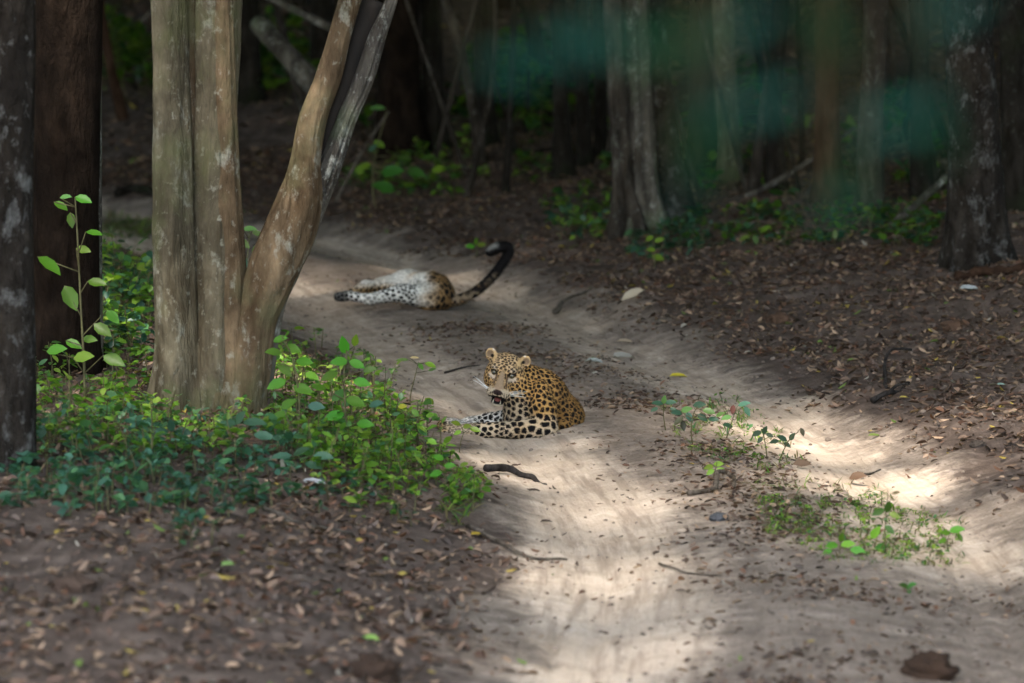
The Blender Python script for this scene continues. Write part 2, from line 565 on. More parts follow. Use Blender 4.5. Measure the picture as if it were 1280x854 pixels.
def leaf_cards(Pc, size, flat=0.6, seed=1):
    """pointed leaf sprays, six corners each, turned at random"""
    r = np.random.default_rng(seed)
    n = len(Pc)
    yaw = r.uniform(0, 2 * math.pi, n)
    nz = r.normal(0, 1, (n, 3)) * np.array([1, 1, 0.4]) * (1 - flat) + np.array([0, 0, 1.0])
    nz /= np.linalg.norm(nz, axis=1)[:, None]
    t = np.stack([np.cos(yaw), np.sin(yaw), np.zeros(n)], 1)
    t -= nz * (t * nz).sum(1)[:, None]; t /= np.linalg.norm(t, axis=1)[:, None]
    b = np.cross(nz, t)
    sz = size * r.uniform(0.6, 1.3, n)
    sh = np.array([(-1, 0), (-0.35, 0.42), (0.45, 0.36), (1, 0), (0.4, -0.4), (-0.4, -0.38)]) * 0.5
    V = Pc[:, None] + (t[:, None] * sh[None, :, :1] + b[:, None] * sh[None, :, 1:]) * sz[:, None, None] * np.array([1, 1, 1])
    V[:, 3, 2] -= 0.12 * sz; V[:, 0, 2] -= 0.05 * sz
    k = np.arange(n)[:, None] * 6
    Q = np.concatenate([k + np.array([[0, 1, 2, 5]]), k + np.array([[5, 2, 3, 4]])])
    return V.reshape(-1, 3), Q

S = np.array(SUN_DIR)
def keep_for_gaps(Pc, r):
    g = Pc[:, :2] - S[None, :2] / S[2] * Pc[:, 2:3]
    return r.uniform(0, 1, len(Pc)) > lit(g[:, 0], g[:, 1]) * 1.0

def trunk_mesh(path, rad, seg=24, lobes=(), noise=0.05, flare=0.0, base_z=0.0, seed=0, flat_y=1.0):
    """path (n,3) from below the ground upward, lobes: (angle, depth, width) flutes fading with height"""
    n = len(path)
    t = np.gradient(path, axis=0); t /= np.linalg.norm(t, axis=1)[:, None]
    ref = np.array([1.0, 0, 0])
    u = ref - t * (t @ ref)[:, None]; u /= np.linalg.norm(u, axis=1)[:, None]
    v = np.cross(t, u)
    a = np.linspace(0, 2 * math.pi, seg, endpoint=False)
    R = np.repeat(rad[:, None], seg, 1)
    hgt = path[:, 2] - base_z
    fl = np.exp(-np.clip(hgt, 0, 50) / 0.28)
    R = R * (1 + flare * fl[:, None] * (1 + 0.55 * np.sin(a * 4 + seed)[None] + 0.3 * np.sin(a * 7 + 2 * seed)[None]))
    for (ang, dep, wid, fade) in lobes:
        da = np.angle(np.exp(1j * (a - ang)))
        R = R * (1 + dep * np.exp(-(da / wid) ** 2)[None] * np.exp(-np.clip(hgt, 0, 99) / fade)[:, None])
    ring = u[:, None] * np.cos(a)[None, :, None] + v[:, None] * np.sin(a)[None, :, None] * flat_y
    V = path[:, None] + ring * R[:, :, None]
    nn = fbm(V.reshape(-1, 3) * np.array([3.2, 3.2, 1.3]) + seed * 7.7, 3, seed).reshape(n, seg)
    n2 = fbm(V.reshape(-1, 3) * np.array([14, 14, 4.0]) + seed * 3.1, 2, seed + 5).reshape(n, seg)
    n3 = vnoise(np.stack([np.cos(a)[None] * 2.6 + 0 * hgt[:, None], np.sin(a)[None] * 2.6 + 0 * hgt[:, None], 0 * a[None] + hgt[:, None] * 0.55], -1) + seed * 5.3, seed + 9)
    n3 = np.abs(n3) ** 0.6 - 0.5
    V = V + ring * (rad[:, None] * noise * (2.2 * nn + 0.9 * n2 + 2.0 * n3))[:, :, None]
    i = np.arange(n - 1)[:, None] * seg; j = np.arange(seg)[None]; k = (j + 1) % seg
    Q = np.stack([i + j, i + k, i + seg + k, i + seg + j], -1).reshape(-1, 4)
    return V.reshape(-1, 3), Q

def stem_path(pts, Y, base, top_h, dY=0.0, n_low=46, n_high=14, sink=0.35, lean=0.5):
    """pts: (px, py, width px) going up; beyond the frame the stem grows on to top_h"""
    W = []
    for k, (px, py, w) in enumerate(pts):
        yy = Y + dY * (k / max(1, len(pts) - 1))
        p = at(px, py, yy)
        W.append((*p, 0.5 * w * yy / FPX))
    W = np.array(W)
    first = W[0].copy()
    d0 = (W[0] - W[1]); d0[:3] *= sink / max(0.05, abs(d0[2])); 
    start = W[0].copy(); start[:3] += np.array([d0[0] * 0.4, d0[1] * 0.4, -sink])
    start[3] = W[0, 3] * 1.05
    ctl = np.concatenate([start[None], W])
    low = resample(ctl, n_low)
    d = (W[-1] - W[-2])[:3]; d /= max(1e-6, np.linalg.norm(d))
    ups = []
    cur = W[-1, :3].copy(); r0 = W[-1, 3]
    L = top_h - cur[2]
    for s in np.linspace(0, 1, n_high + 1)[1:]:
        dirn = d * (1 - s) * lean + np.array([0, 0, 1.0]) * (1 - lean * (1 - s))
        dirn /= np.linalg.norm(dirn)
        cur = cur + dirn * L / n_high
        ups.append((*cur, r0 * (1 - 0.62 * s)))
    allp = np.concatenate([low, np.array(ups)])
    return allp

TREES = []
def tree(label, base, stems, bark='dark', top=11.0, group=None, crown=True, seed=0, seg=24, name='forest_tree', crown_r=3.0, n_cards=420, limbs=3):
    """base: photo pixel of the foot; stems: dicts(pts, dY, off, lobes, noise, flare, bark)"""
    b = g1(*base)
    Y = b[1]
    root = thing(name, label, 'tree', (b[0], b[1], b[2]), group)
    r = np.random.default_rng(seed + 100)
    first = None
    for k, s in enumerate(stems):
        Ys = Y + s.get('off', 0.0)
        p = stem_path(s['pts'], Ys, b, s.get('top', top), s.get('dY', 0.0), n_low=s.get('n', 46))
        V, Q = trunk_mesh(p[:, :3], p[:, 3], s.get('seg', seg), s.get('lobes', ()), s.get('noise', 0.05), s.get('flare', 0.25), b[2], seed * 3 + k, s.get('flat', 1.0))
        o = link('trunk' if k == 0 else 'stem', mk_mesh('trunk', V - b, Q), BARK[s.get('bark', bark)], root)
        if first is None:
            first = p
    tip = first[-1, :3]
    trunk_part = root.children[0]
    for k in range(limbs):
        f = first[-2 - 2 * k]
        an = r.uniform(0, 2 * math.pi)
        e = f[:3] + np.array([math.cos(an) * 2.6, math.sin(an) * 2.6, r.uniform(1.0, 2.2)])
        m = 0.5 * (f[:3] + e) + np.array([0, 0, 0.35])
        pp = resample([f[:3], m, e], 7)
        V, Q, T = tube(pp - b, np.linspace(f[3] * 0.6, 0.02, 7), 7)
        link('limb', mk_mesh('limb', V, Q, T), BARK[bark], trunk_part)
    if crown:
        q = r.normal(0, 1, (n_cards, 3)); q /= np.linalg.norm(q, axis=1)[:, None]
        q *= (r.uniform(0.15, 1, n_cards) ** 0.5)[:, None]
        q *= 1 + 0.35 * fbm(q * 2.5 + seed, 3, seed)[:, None]
        Pc = tip + np.array([0, 0, 0.4]) + q * np.array([crown_r, crown_r, crown_r * 0.55])
        Pc = Pc[keep_for_gaps(Pc, r)]
        V, Q = leaf_cards(Pc, 0.55, 0.5, seed)
        link('crown', mk_mesh('crown', V - b, Q, smooth=False), CANOPY, root)
    TREES.append((b, first[:, :3], first[:, 3]))
    return root, b

# --- nearest trees on the left
tree('mottled grey trunk cut off by the left edge of the picture', (8, 585),
     [dict(pts=[(2, 585, 78), (8, 460, 70), (10, 300, 66), (12, 150, 64), (12, 0, 64)], noise=0.05, flare=0.15)], 'mottled', seed=1, seg=40, top=10)
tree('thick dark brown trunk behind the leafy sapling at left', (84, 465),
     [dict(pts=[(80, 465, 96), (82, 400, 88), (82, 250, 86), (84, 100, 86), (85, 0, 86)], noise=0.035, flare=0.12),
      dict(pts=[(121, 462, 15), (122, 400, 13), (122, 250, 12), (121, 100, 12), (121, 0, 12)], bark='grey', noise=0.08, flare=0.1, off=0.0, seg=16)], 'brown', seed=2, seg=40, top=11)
root3, b3 = tree('pale olive tree with fluted stems and a leaning split stem', (250, 515),
     [dict(pts=[(222, 512, 66), (221, 420, 56), (216, 300, 52), (214, 150, 50), (212, 0, 50)], bark='olive', noise=0.09, flare=0.22, off=-0.02, n=110,
           lobes=((-1.9, 0.10, 0.5, 3.0), (-0.6, -0.08, 0.4, 4.0))),
      dict(pts=[(264, 518, 84), (262, 430, 80), (266, 330, 76), (264, 200, 66), (268, 90, 62), (270, 0, 62)], bark='olive', noise=0.11, flare=0.20, off=0.06, n=110, top=10,
           lobes=((-1.2, 0.16, 0.35, 3.0), (-2.0, -0.16, 0.3, 4.0), (-0.5, -0.12, 0.3, 2.5))),
      dict(pts=[(285, 505, 52), (287, 400, 46), (284, 250, 34), (280, 100, 30), (276, 0, 30)], bark='tan', noise=0.10, flare=0.15, off=0.0, n=90, top=7,
           lobes=((-1.2, 0.12, 0.4, 3.0),)),
      dict(pts=[(242, 510, 40), (240, 400, 30), (240, 200, 26), (237, 0, 26)], bark='tan', noise=0.05, flare=0.10, off=0.05, n=50, top=6),
      dict(pts=[(308, 512, 48), (316, 450, 50), (322, 400, 50), (338, 350, 62), (360, 300, 66), (378, 250, 58), (384, 200, 38), (392, 150, 35), (410, 100, 31), (424, 50, 27), (438, 0, 27)], bark='tan', noise=0.10, flare=0.12, off=-0.05, n=120, top=9,
           lobes=((-2.6, 0.12, 0.5, 4.0), (-0.3, -0.14, 0.4, 4.0), (-1.4, 0.10, 0.3, 3.0))),
      dict(pts=[(340, 385, 28), (362, 330, 36), (383, 280, 36), (400, 235, 36), (414, 200, 31), (432, 150, 28), (454, 100, 27), (470, 50, 24), (489, 0, 16)], bark='grey', noise=0.13, flare=0.0, off=0.02, n=100, top=9,
           lobes=((-1.6, 0.12, 0.4, 4.0),))],
     'olive', seed=3, seg=48, top=11, crown_r=3.4, n_cards=500)
# near-black tube painting the shade between the split stem's two halves
Y3 = b3[1]
hp = np.array([(*at(px, py, Y3 + 0.06), 0.5 * w * Y3 / FPX) for px, py, w in [(398, 222, 16), (412, 160, 24), (433, 100, 28), (448, 50, 32), (468, 0, 36)]])
hp = resample(hp, 24)
V, Q, T = tube(hp[:, :3] - b3, hp[:, 3], 12)
ho = link('hollow', mk_mesh('hollow', V, Q, T), hollow_m.m, root3)
ho['label'] = 'dark painted shade in the split of the leaning stem'

# --- middle distance
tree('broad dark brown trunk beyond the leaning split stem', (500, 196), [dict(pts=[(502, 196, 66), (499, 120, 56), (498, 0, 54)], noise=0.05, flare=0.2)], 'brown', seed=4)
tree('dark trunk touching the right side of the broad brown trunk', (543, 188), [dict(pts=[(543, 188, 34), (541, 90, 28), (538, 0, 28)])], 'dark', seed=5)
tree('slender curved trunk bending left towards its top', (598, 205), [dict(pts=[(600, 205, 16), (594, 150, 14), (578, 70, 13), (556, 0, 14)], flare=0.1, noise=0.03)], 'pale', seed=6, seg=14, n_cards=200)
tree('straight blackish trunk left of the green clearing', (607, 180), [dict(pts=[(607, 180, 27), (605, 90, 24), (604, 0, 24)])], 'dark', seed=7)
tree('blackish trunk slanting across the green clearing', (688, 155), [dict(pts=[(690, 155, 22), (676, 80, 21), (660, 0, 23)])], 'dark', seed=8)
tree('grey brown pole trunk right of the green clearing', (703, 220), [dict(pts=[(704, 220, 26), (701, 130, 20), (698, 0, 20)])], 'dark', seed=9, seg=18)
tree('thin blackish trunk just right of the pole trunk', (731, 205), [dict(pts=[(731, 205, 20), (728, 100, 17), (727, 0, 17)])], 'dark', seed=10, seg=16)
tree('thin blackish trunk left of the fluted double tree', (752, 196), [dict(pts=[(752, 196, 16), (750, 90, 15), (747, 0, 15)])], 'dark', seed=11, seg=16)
tree('fluted double trunked tree with peeling ribs above the track', (800, 290),
     [dict(pts=[(786, 290, 40), (778, 200, 28), (772, 100, 26), (768, 0, 26)], bark='pale', noise=0.12, flare=0.5, seg=64, lobes=((-1.2, 0.35, 0.22, 2.0), (-2.2, 0.3, 0.2, 2.0), (-1.7, -0.25, 0.2, 3.0))),
      dict(pts=[(808, 286, 46), (803, 200, 38), (798, 100, 36), (795, 0, 36)], bark='grey', noise=0.14, flare=0.5, seg=64, off=0.06, lobes=((-1.0, 0.35, 0.2, 2.0), (-1.9, 0.35, 0.2, 2.0), (-1.4, -0.25, 0.18, 3.0))),
      dict(pts=[(846, 282, 46), (834, 200, 36), (822, 100, 32), (816, 0, 30)], bark='mottled', noise=0.10, flare=0.4, off=0.2)], 'pale', seed=12, seg=36)
tree('dark trunk behind the big soft green leaves', (884, 222), [dict(pts=[(884, 222, 44), (882, 120, 38), (880, 0, 38)])], 'dark', seed=13)
tree('mossy trunk just right of the darkest green leaves', (912, 226), [dict(pts=[(912, 226, 30), (908, 120, 26), (904, 0, 26)])], 'olive', seed=14, seg=18)
tree('slim pale trunk leaning right in the right hand wood', (944, 240), [dict(pts=[(942, 240, 15), (954, 140, 13), (976, 20, 14)], flare=0.1)], 'pale', seed=15, seg=14, n_cards=200)
tree('grey trunk close beside the slim pale leaning one', (972, 240), [dict(pts=[(972, 240, 26), (968, 140, 20), (976, 0, 22)])], 'dark', seed=16, seg=18)
tree('pale reddish trunk between two dim trunks at right', (1034, 250), [dict(pts=[(1036, 250, 36), (1034, 140, 30), (1034, 0, 32)])], 'red', seed=17)
tree('upright grey trunk with a pale left side at right', (1088, 268), [dict(pts=[(1086, 268, 34), (1090, 140, 30), (1095, 0, 32)])], 'pale', seed=18)
tree('dim trunk midway between upright grey and burly trunks', (1152, 250), [dict(pts=[(1152, 250, 28), (1150, 120, 25), (1150, 0, 25)])], 'dark', seed=19)
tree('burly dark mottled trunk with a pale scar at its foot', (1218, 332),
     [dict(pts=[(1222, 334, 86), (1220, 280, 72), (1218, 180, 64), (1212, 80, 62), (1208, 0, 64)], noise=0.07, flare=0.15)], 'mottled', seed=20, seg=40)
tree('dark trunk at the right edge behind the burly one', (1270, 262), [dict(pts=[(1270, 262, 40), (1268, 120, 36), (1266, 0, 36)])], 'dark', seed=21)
tree('thin reddish stem leaning left in the gap beside the dark trunk', (150, 150), [dict(pts=[(154, 150, 15), (140, 90, 13), (126, 20, 13)], flare=0.1)], 'red', seed=22, seg=14, n_cards=200)
tree('dark trunk seen between the fluted and the leaning stem', (312, 128), [dict(pts=[(312, 128, 34), (310, 60, 30), (308, 0, 30)])], 'dark', seed=23)
tree('dark trunk glimpsed left of the leaning stem top', (404, 112), [dict(pts=[(404, 112, 34), (404, 50, 30), (402, 0, 30)])], 'dark', seed=24)

# --- far wood: dim trunks one can still tell apart
rf = np.random.default_rng(99)
for k in range(56):
    px = rf.uniform(-60, 1340)
    Yk = rf.uniform(50, 84)
    x = (px - 640) / FPX * Yk
    z = float(H(x, Yk))
    w = rf.uniform(0.16, 0.42)
    lean = rf.normal(0, 0.06)
    root = thing('forest_tree', 'dim slender trunk standing in the dark far wood', 'tree', (x, Yk, z), 'dim trunks of the far wood')
    n = 16
    t = np.linspace(0, 1, n) ** 1.6
    path = np.stack([lean * t * 9 + 0.1 * np.sin(t * 8 + k), 0 * t, -0.3 + t * 9.5], 1)
    V, Q = trunk_mesh(path, w * 0.5 * (1 - 0.5 * t), 12, (), 0.06, 0.25, 0.0, 200 + k)
    link('trunk', mk_mesh('trunk', V, Q), BARK['dark' if k % 3 else 'brown'], root)
    q = rf.normal(0, 1, (110, 3)) * np.array([1.5, 1.5, 0.8])
    V, Q = leaf_cards(path[-1] + q, 0.8, 0.5, 300 + k)
    link('crown', mk_mesh('crown', V, Q, smooth=False), CANOPY, root)
    TREES.append((np.array([x, Yk, z]), path + np.array([x, Yk, z]), np.full(n, w * 0.5)))

# --- thin leaning saplings and dead poles that tangle the wood in the middle distance
for k in range(30):
    px = rf.uniform(390, 1300); py = rf.uniform(150, 262)
    b = g1(px, py)
    if b[1] > 62 or abs(float(RD(b[0], b[1]))) < 2.2:
        continue
    w = rf.uniform(0.025, 0.09)
    lean = rf.normal(0, 0.28); bend = rf.normal(0, 0.35)
    t = np.linspace(0, 1, 20)
    hh = rf.uniform(3.5, 7.0)
    path = np.stack([lean * t * hh * 0.6 + bend * np.sin(t * 3.0) * 0.6, rf.normal(0, 0.1) * t * hh, -0.15 + t * hh], 1)
    root = thing('sapling', 'thin leaning bare sapling among the dim trunks', 'sapling', tuple(b), 'thin leaning saplings in the wood')
    V, Q = trunk_mesh(path, w * 0.5 * (1 - 0.6 * t), 10, (), 0.08, 0.2, 0.0, 700 + k)
    link('trunk', mk_mesh('trunk', V, Q), BARK['pale' if k % 2 else 'dark'], root)
    q = rf.normal(0, 1, (40, 3)) * np.array([0.6, 0.6, 0.4])
    V, Q = leaf_cards(path[-1] + q, 0.4, 0.4, 800 + k)
    link('crown', mk_mesh('crown', V, Q, smooth=False), CANOPY, root)

# --- the leaf roof over the wood (above the picture), opened for sun and added sky fill
def canopy(n, x0, x1, y0, y1, z0, z1, size, seed, road_thin=0.15):
    r = np.random.default_rng(seed)
    Pc = np.stack([r.uniform(x0, x1, n), r.uniform(y0, y1, n), r.uniform(z0, z1, n)], 1)
    d = np.abs(road_dist(Pc[:, 0], Pc[:, 1]))
    g = Pc[:, :2] - S[None, :2] / S[2] * Pc[:, 2:3]
    fill_gap = (1 - sstep((g[:, 1] - 9.5) / 2.5)) * sstep((g[:, 1] + 14) / 4) * sstep((9 - np.abs(g[:, 0])) / 3)      # made-up opening around the camera that lets in sky fill
    fill_gap = fill_gap * sstep((np.hypot(g[:, 0] - 1.0, g[:, 1] - 4.0) - 1.9) / 1.0)  # roof kept whole here to shade the near leaves
    side = sstep((np.abs(g[:, 0]) - 0.135 * g[:, 1] - 0.6) / 0.8) * sstep((g[:, 1] - 8) / 3) * (1 - sstep((g[:, 1] - 25) / 5)) * sstep((14 - np.abs(g[:, 0])) / 4)   # roof thinned to either side for extra sky fill
    dens = (1 - road_thin * np.exp(-(d / 2.2) ** 2)) * (1 - 0.85 * fill_gap) * (1 - 0.75 * side)
    cl = fbm(Pc * np.array([0.35, 0.35, 0.5]), 3, seed)
    keep = (r.uniform(0, 1, n) < dens) & (cl > -0.50)
    Pc = Pc[keep]
    Pc = Pc[keep_for_gaps(Pc, r)]
    return leaf_cards(Pc, size, 0.55, seed)
bag = Bag()
bag.add(*canopy(72000, -16, 16, 4, 52, 8.5, 13.5, 0.62, 501))
bag.add(*canopy(38000, -18, 18, 29, 75, 7.5, 10, 0.9, 503))
bag.add(*canopy(42000, -45, 45, -16, 110, 9, 15, 1.3, 502))
o = link('forest_canopy', bag.mesh('forest_canopy', smooth=False), CANOPY)
o['kind'] = 'stuff'; o['label'] = 'leaf roof of the wood above the track, opened for added sky fill'

# --- leafy thicket closing the view far behind and to the sides
def thicket(n, x0, x1, y0, y1, hmax, size, seed):
    r = np.random.default_rng(seed)
    x = r.uniform(x0, x1, n); y = r.uniform(y0, y1, n)
    top = hmax * np.clip(0.75 + 0.9 * fbm(xyz(x * 0.35, y * 0.35), 3, seed), 0.1, 2)
    z = H(x, y) + top * r.uniform(0, 1, n) ** 0.8
    return leaf_cards(np.stack([x, y, z], 1), size, 0.25, seed)
bag = Bag()
bag.add(*thicket(16000, -22, 22, 66, 96, 5.5, 0.42, 601))
bag.add(*thicket(9000, -45, -13, 0, 90, 7.0, 0.8, 602))
bag.add(*thicket(9000, 15, 45, 0, 90, 7.0, 0.8, 603))
o = link('far_thicket', bag.mesh('far_thicket', smooth=False), CANOPY)
o['kind'] = 'stuff'; o['label'] = 'dark leafy thicket closing the wood far behind'
# ------------------------------------------------------------------ leopards (one continuous skin each, from a smooth-union field)
def d_cone(p, a, b, ra, rb):
    a = np.asarray(a, float); b = np.asarray(b, float); ab = b - a
    t = np.clip(((p - a) @ ab) / (ab @ ab + 1e-12), 0, 1)
    return np.linalg.norm(p - a - t[:, None] * ab, axis=1) - (ra + (rb - ra) * t)

def d_ell(p, c, r, R=None):
    q = p - np.asarray(c, float)
    if R is not None:
        q = q @ R                      # columns of R are the ellipsoid's axes
    r = np.asarray(r, float)
    k0 = np.linalg.norm(q / r, axis=1)
    k1 = np.linalg.norm(q / (r * r), axis=1) + 1e-9
    return k0 * (k0 - 1) / k1

def smin(a, b, k):
    h = np.clip(0.5 + 0.5 * (b - a) / k, 0, 1)
    return b + (a - b) * h - k * h * (1 - h)

def field(p, prims):
    d = np.full(len(p), 1e3)
    for pr in prims:
        kind, k = pr[0], pr[1]
        if kind == 'c':
            e = d_cone(p, *pr[2:6])
        else:
            e = d_ell(p, *pr[2:5])
        if kind == 's':
            d = -smin(-d, e, k)        # carve
        else:
            d = smin(d, e, k)
    return d

def surface_nets(prims, lo, hi, h):
    lo = np.asarray(lo, float); hi = np.asarray(hi, float)
    n = (np.ceil((hi - lo) / h / 4).astype(int) + 1) * 4
    cg = n // 4
    ax = [lo[k] + (np.arange(cg[k]) * 4 + 1.5) * h for k in range(3)]
    cp = np.stack(np.meshgrid(*ax, indexing='ij'), -1).reshape(-1, 3)
    cd = field(cp, prims).reshape(cg)
    near = np.abs(cd) < 4 * h * 1.6
    F = np.repeat(np.repeat(np.repeat(cd, 4, 0), 4, 1), 4, 2)
    mk = np.repeat(np.repeat(np.repeat(near, 4, 0), 4, 1), 4, 2)
    idx = np.argwhere(mk)
    F[mk] = field(lo + idx * h, prims)
    ins = F < 0
    c = [ins[dx:n[0] - 1 + dx, dy:n[1] - 1 + dy, dz:n[2] - 1 + dz] for dx in (0, 1) for dy in (0, 1) for dz in (0, 1)]
    s = sum(x.astype(np.int8) for x in c)
    mixed = (s > 0) & (s < 8)
    cells = np.argwhere(mixed)
    vid = np.full(mixed.shape, -1, int)
    vid[mixed] = np.arange(len(cells))
    acc = np.zeros((len(cells), 3)); cnt = np.zeros(len(cells))
    corners = [(dx, dy, dz) for dx in (0, 1) for dy in (0, 1) for dz in (0, 1)]
    for i, a in enumerate(corners):
        for b in corners[i + 1:]:
            if sum(abs(u - v) for u, v in zip(a, b)) != 1:
                continue
            fa = F[tuple((cells + a).T)]; fb = F[tuple((cells + b).T)]
            m = (fa < 0) != (fb < 0)
            t = np.where(m, fa / (fa - fb + 1e-12), 0)
            pos = np.array(a) + t[:, None] * (np.array(b) - np.array(a))
            acc += np.where(m[:, None], pos, 0); cnt += m
    V = lo + (cells + acc / cnt[:, None]) * h
    Q = []
    for axis in range(3):
        o1, o2 = (axis + 1) % 3, (axis + 2) % 3
        sl0 = [slice(None)] * 3; sl1 = [slice(None)] * 3
        sl0[axis] = slice(0, -1); sl1[axis] = slice(1, None)
        A = ins[tuple(sl0)]; B = ins[tuple(sl1)]
        e = np.argwhere(A != B)
        ok = (e[:, o1] > 0) & (e[:, o2] > 0) & (e[:, o1] < n[o1] - 1) & (e[:, o2] < n[o2] - 1)
        e = e[ok]
        def cell(d1, d2):
            q = e.copy(); q[:, o1] -= d1; q[:, o2] -= d2
            return vid[tuple(q.T)]
        q = np.stack([cell(1, 1), cell(0, 1), cell(0, 0), cell(1, 0)], 1)
        flip = ~A[tuple(e.T)]
        q[flip] = q[flip][:, ::-1]
        Q.append(q)
    Q = np.concatenate(Q)
    Q = Q[(Q >= 0).all(1)]
    return V, Q

def relax(V, Q, it=2, w=0.5):
    for _ in range(it):
        acc = np.zeros_like(V); cnt = np.zeros(len(V))
        for a, b in ((0, 1), (1, 2), (2, 3), (3, 0)):
            np.add.at(acc, Q[:, a], V[Q[:, b]]); np.add.at(cnt, Q[:, a], 1)
            np.add.at(acc, Q[:, b], V[Q[:, a]]); np.add.at(cnt, Q[:, b], 1)
        V = V + w * (acc / np.maximum(cnt, 1)[:, None] - V)
    return V

def vnormals(V, Q):
    fn = np.cross(V[Q[:, 2]] - V[Q[:, 0]], V[Q[:, 3]] - V[Q[:, 1]])
    N = np.zeros_like(V)
    for k in range(4):
        np.add.at(N, Q[:, k], fn)
    return N / (np.linalg.norm(N, axis=1)[:, None] + 1e-12)

def spots(V, spacing, rosette, seed):
    """leopard marking: seeds spread over the skin with a local spacing, solid dots or broken rings.
       returns black (0..1) and centre (0..1: darker tawny inside a ring)"""
    r = np.random.default_rng(seed)
    order = r.permutation(len(V))
    cells = {}
    seeds = []
    big = float(spacing.max())
    g = np.floor(V / big).astype(int)
    for i in order:
        key = tuple(g[i]); s = spacing[i]; ok = True
        for dx in (-1, 0, 1):
            for dy in (-1, 0, 1):
                for dz in (-1, 0, 1):
                    for j in cells.get((key[0] + dx, key[1] + dy, key[2] + dz), ()):
                        d = V[i] - V[j]
                        if d @ d < (0.5 * (s + spacing[j])) ** 2:
                            ok = False; break
                    if not ok: break
                if not ok: break
            if not ok: break
        if ok:
            cells.setdefault(key, []).append(i); seeds.append(i)
    kd = kdtree.KDTree(len(seeds))
    for k, i in enumerate(seeds):
        kd.insert(V[i], k)
    kd.balance()
    seeds = np.array(seeds)
    warp = np.stack([fbm(V * 38, 2, seed + k) for k in (1, 2, 3)], 1)
    W = V + warp * 0.22 * spacing[:, None]
    sd = np.zeros(len(V)); dist = np.zeros(len(V)); vec = np.zeros((len(V), 3)); sid = np.zeros(len(V), int)
    for i in range(len(V)):
        (co, k, d), (co2, k2, d2) = kd.find_n(W[i], 2)
        dist[i] = d; sid[i] = k; sd[i] = d2 - d
        vec[i] = W[i] - V[seeds[k]]
    sp = spacing[seeds][sid]; ro = rosette[seeds][sid]
    q = dist / sp
    rs = r.uniform(0.85, 1.2, len(seeds))[sid]
    net = sd / sp
    dot = sstep((net - 0.13) / 0.15) * sstep((0.68 * rs - q) / 0.12)
    ang = np.arctan2(vec @ np.array([0.3, 0.5, 0.8]), vec @ np.array([0.9, -0.4, 0.1]))
    ph = r.uniform(0, 6.28, len(seeds))[sid]
    nb = r.integers(2, 4, len(seeds))[sid]
    gapk = sstep((np.cos(ang * nb + ph) + 0.72) / 0.35)
    ring = np.minimum(sstep((0.20 - np.abs(q - 0.36 * rs)) / 0.08) * gapk, sstep((net - 0.07) / 0.12))
    black = np.where(r.uniform(0, 1, len(seeds))[sid] < ro, ring, dot)
    centre = np.where(black < 0.9, sstep((0.36 - q) / 0.1), 0) * (ro > 0.3)
    return np.clip(black, 0, 1), np.clip(centre, 0, 1)

fur = M('leopard_fur')
fc = fur.attr('Col', True)
fn_ = fur.noise(fur.pos((1, 1, 1)), 160, 3, 0.6)
fc = fur.mix(0.35, fc, fur.mix(1.0, fc, fur.ramp(fn_, [(0.3, (0.55, 0.52, 0.5)), (0.7, (1.35, 1.33, 1.3))]), 'MULTIPLY'))
fur.color(fc)
fur.b.inputs['Roughness'].default_value = 0.75
fur.b.inputs['Specular IOR Level'].default_value = 0.05
fur.b.inputs['Sheen Weight'].default_value = 0.0
fur.b.inputs['Sheen Roughness'].default_value = 0.5
fur.bump(fur.noise(fur.pos((1, 1, 1)), 210, 3, 0.6), 0.5, 0.004)

TAWNY = np.array([0.46, 0.255, 0.085]); CREAM = np.array([0.60, 0.50, 0.37]); WHITE = np.array([0.72, 0.69, 0.63])
BLACK = np.array([0.007, 0.006, 0.006]); RUST = np.array([0.27, 0.125, 0.032])

strand = M('leopard_hair')
strand.color(strand.attr('Col', True))
strand.b.inputs['Roughness'].default_value = 0.6
strand.b.inputs['Specular IOR Level'].default_value = 0.05

def coat(root, V, Q, N, col, n, length, grow, seed, skip=None):
    """short fur: thin tapering blades that lie along the body"""
    r = np.random.default_rng(seed)
    fa = np.linalg.norm(np.cross(V[Q[:, 2]] - V[Q[:, 0]], V[Q[:, 3]] - V[Q[:, 1]]), axis=1)
    f = r.choice(len(Q), n, p=fa / fa.sum())
    w = r.dirichlet((1, 1, 1, 1), n)
    P = (V[Q[f]] * w[:, :, None]).sum(1); nn = N[Q[f, 0]]; cc = col[Q[f, r.integers(0, 4, n)]]
    if skip is not None:
        k = ~skip(P); P, nn, cc = P[k], nn[k], cc[k]
    m = len(P)
    g = grow(P)
    g = g - nn * (g * nn).sum(1)[:, None]; g /= np.linalg.norm(g, axis=1)[:, None] + 1e-9
    L = length(P) * r.uniform(0.6, 1.25, m)
    d = nn * 0.35 + g * 0.95 + r.normal(0, 0.18, (m, 3))
    d /= np.linalg.norm(d, axis=1)[:, None]
    side = np.cross(d, nn); side /= np.linalg.norm(side, axis=1)[:, None] + 1e-9
    wd = 0.0011
    a = P - nn * 0.001; e = P + d * L[:, None]
    VV = np.stack([a - side * wd, a + side * wd, e], 1).reshape(-1, 3)
    T = np.arange(m * 3).reshape(-1, 3)
    shade = r.uniform(0.75, 1.15, (m, 1))
    CC = np.repeat(np.clip(cc * shade, 0, 1), 3, 0)
    o = link('fur', mk_mesh('fur', VV, None, T, CC, smooth=True), strand.m, root)
    o['kind'] = 'stuff'

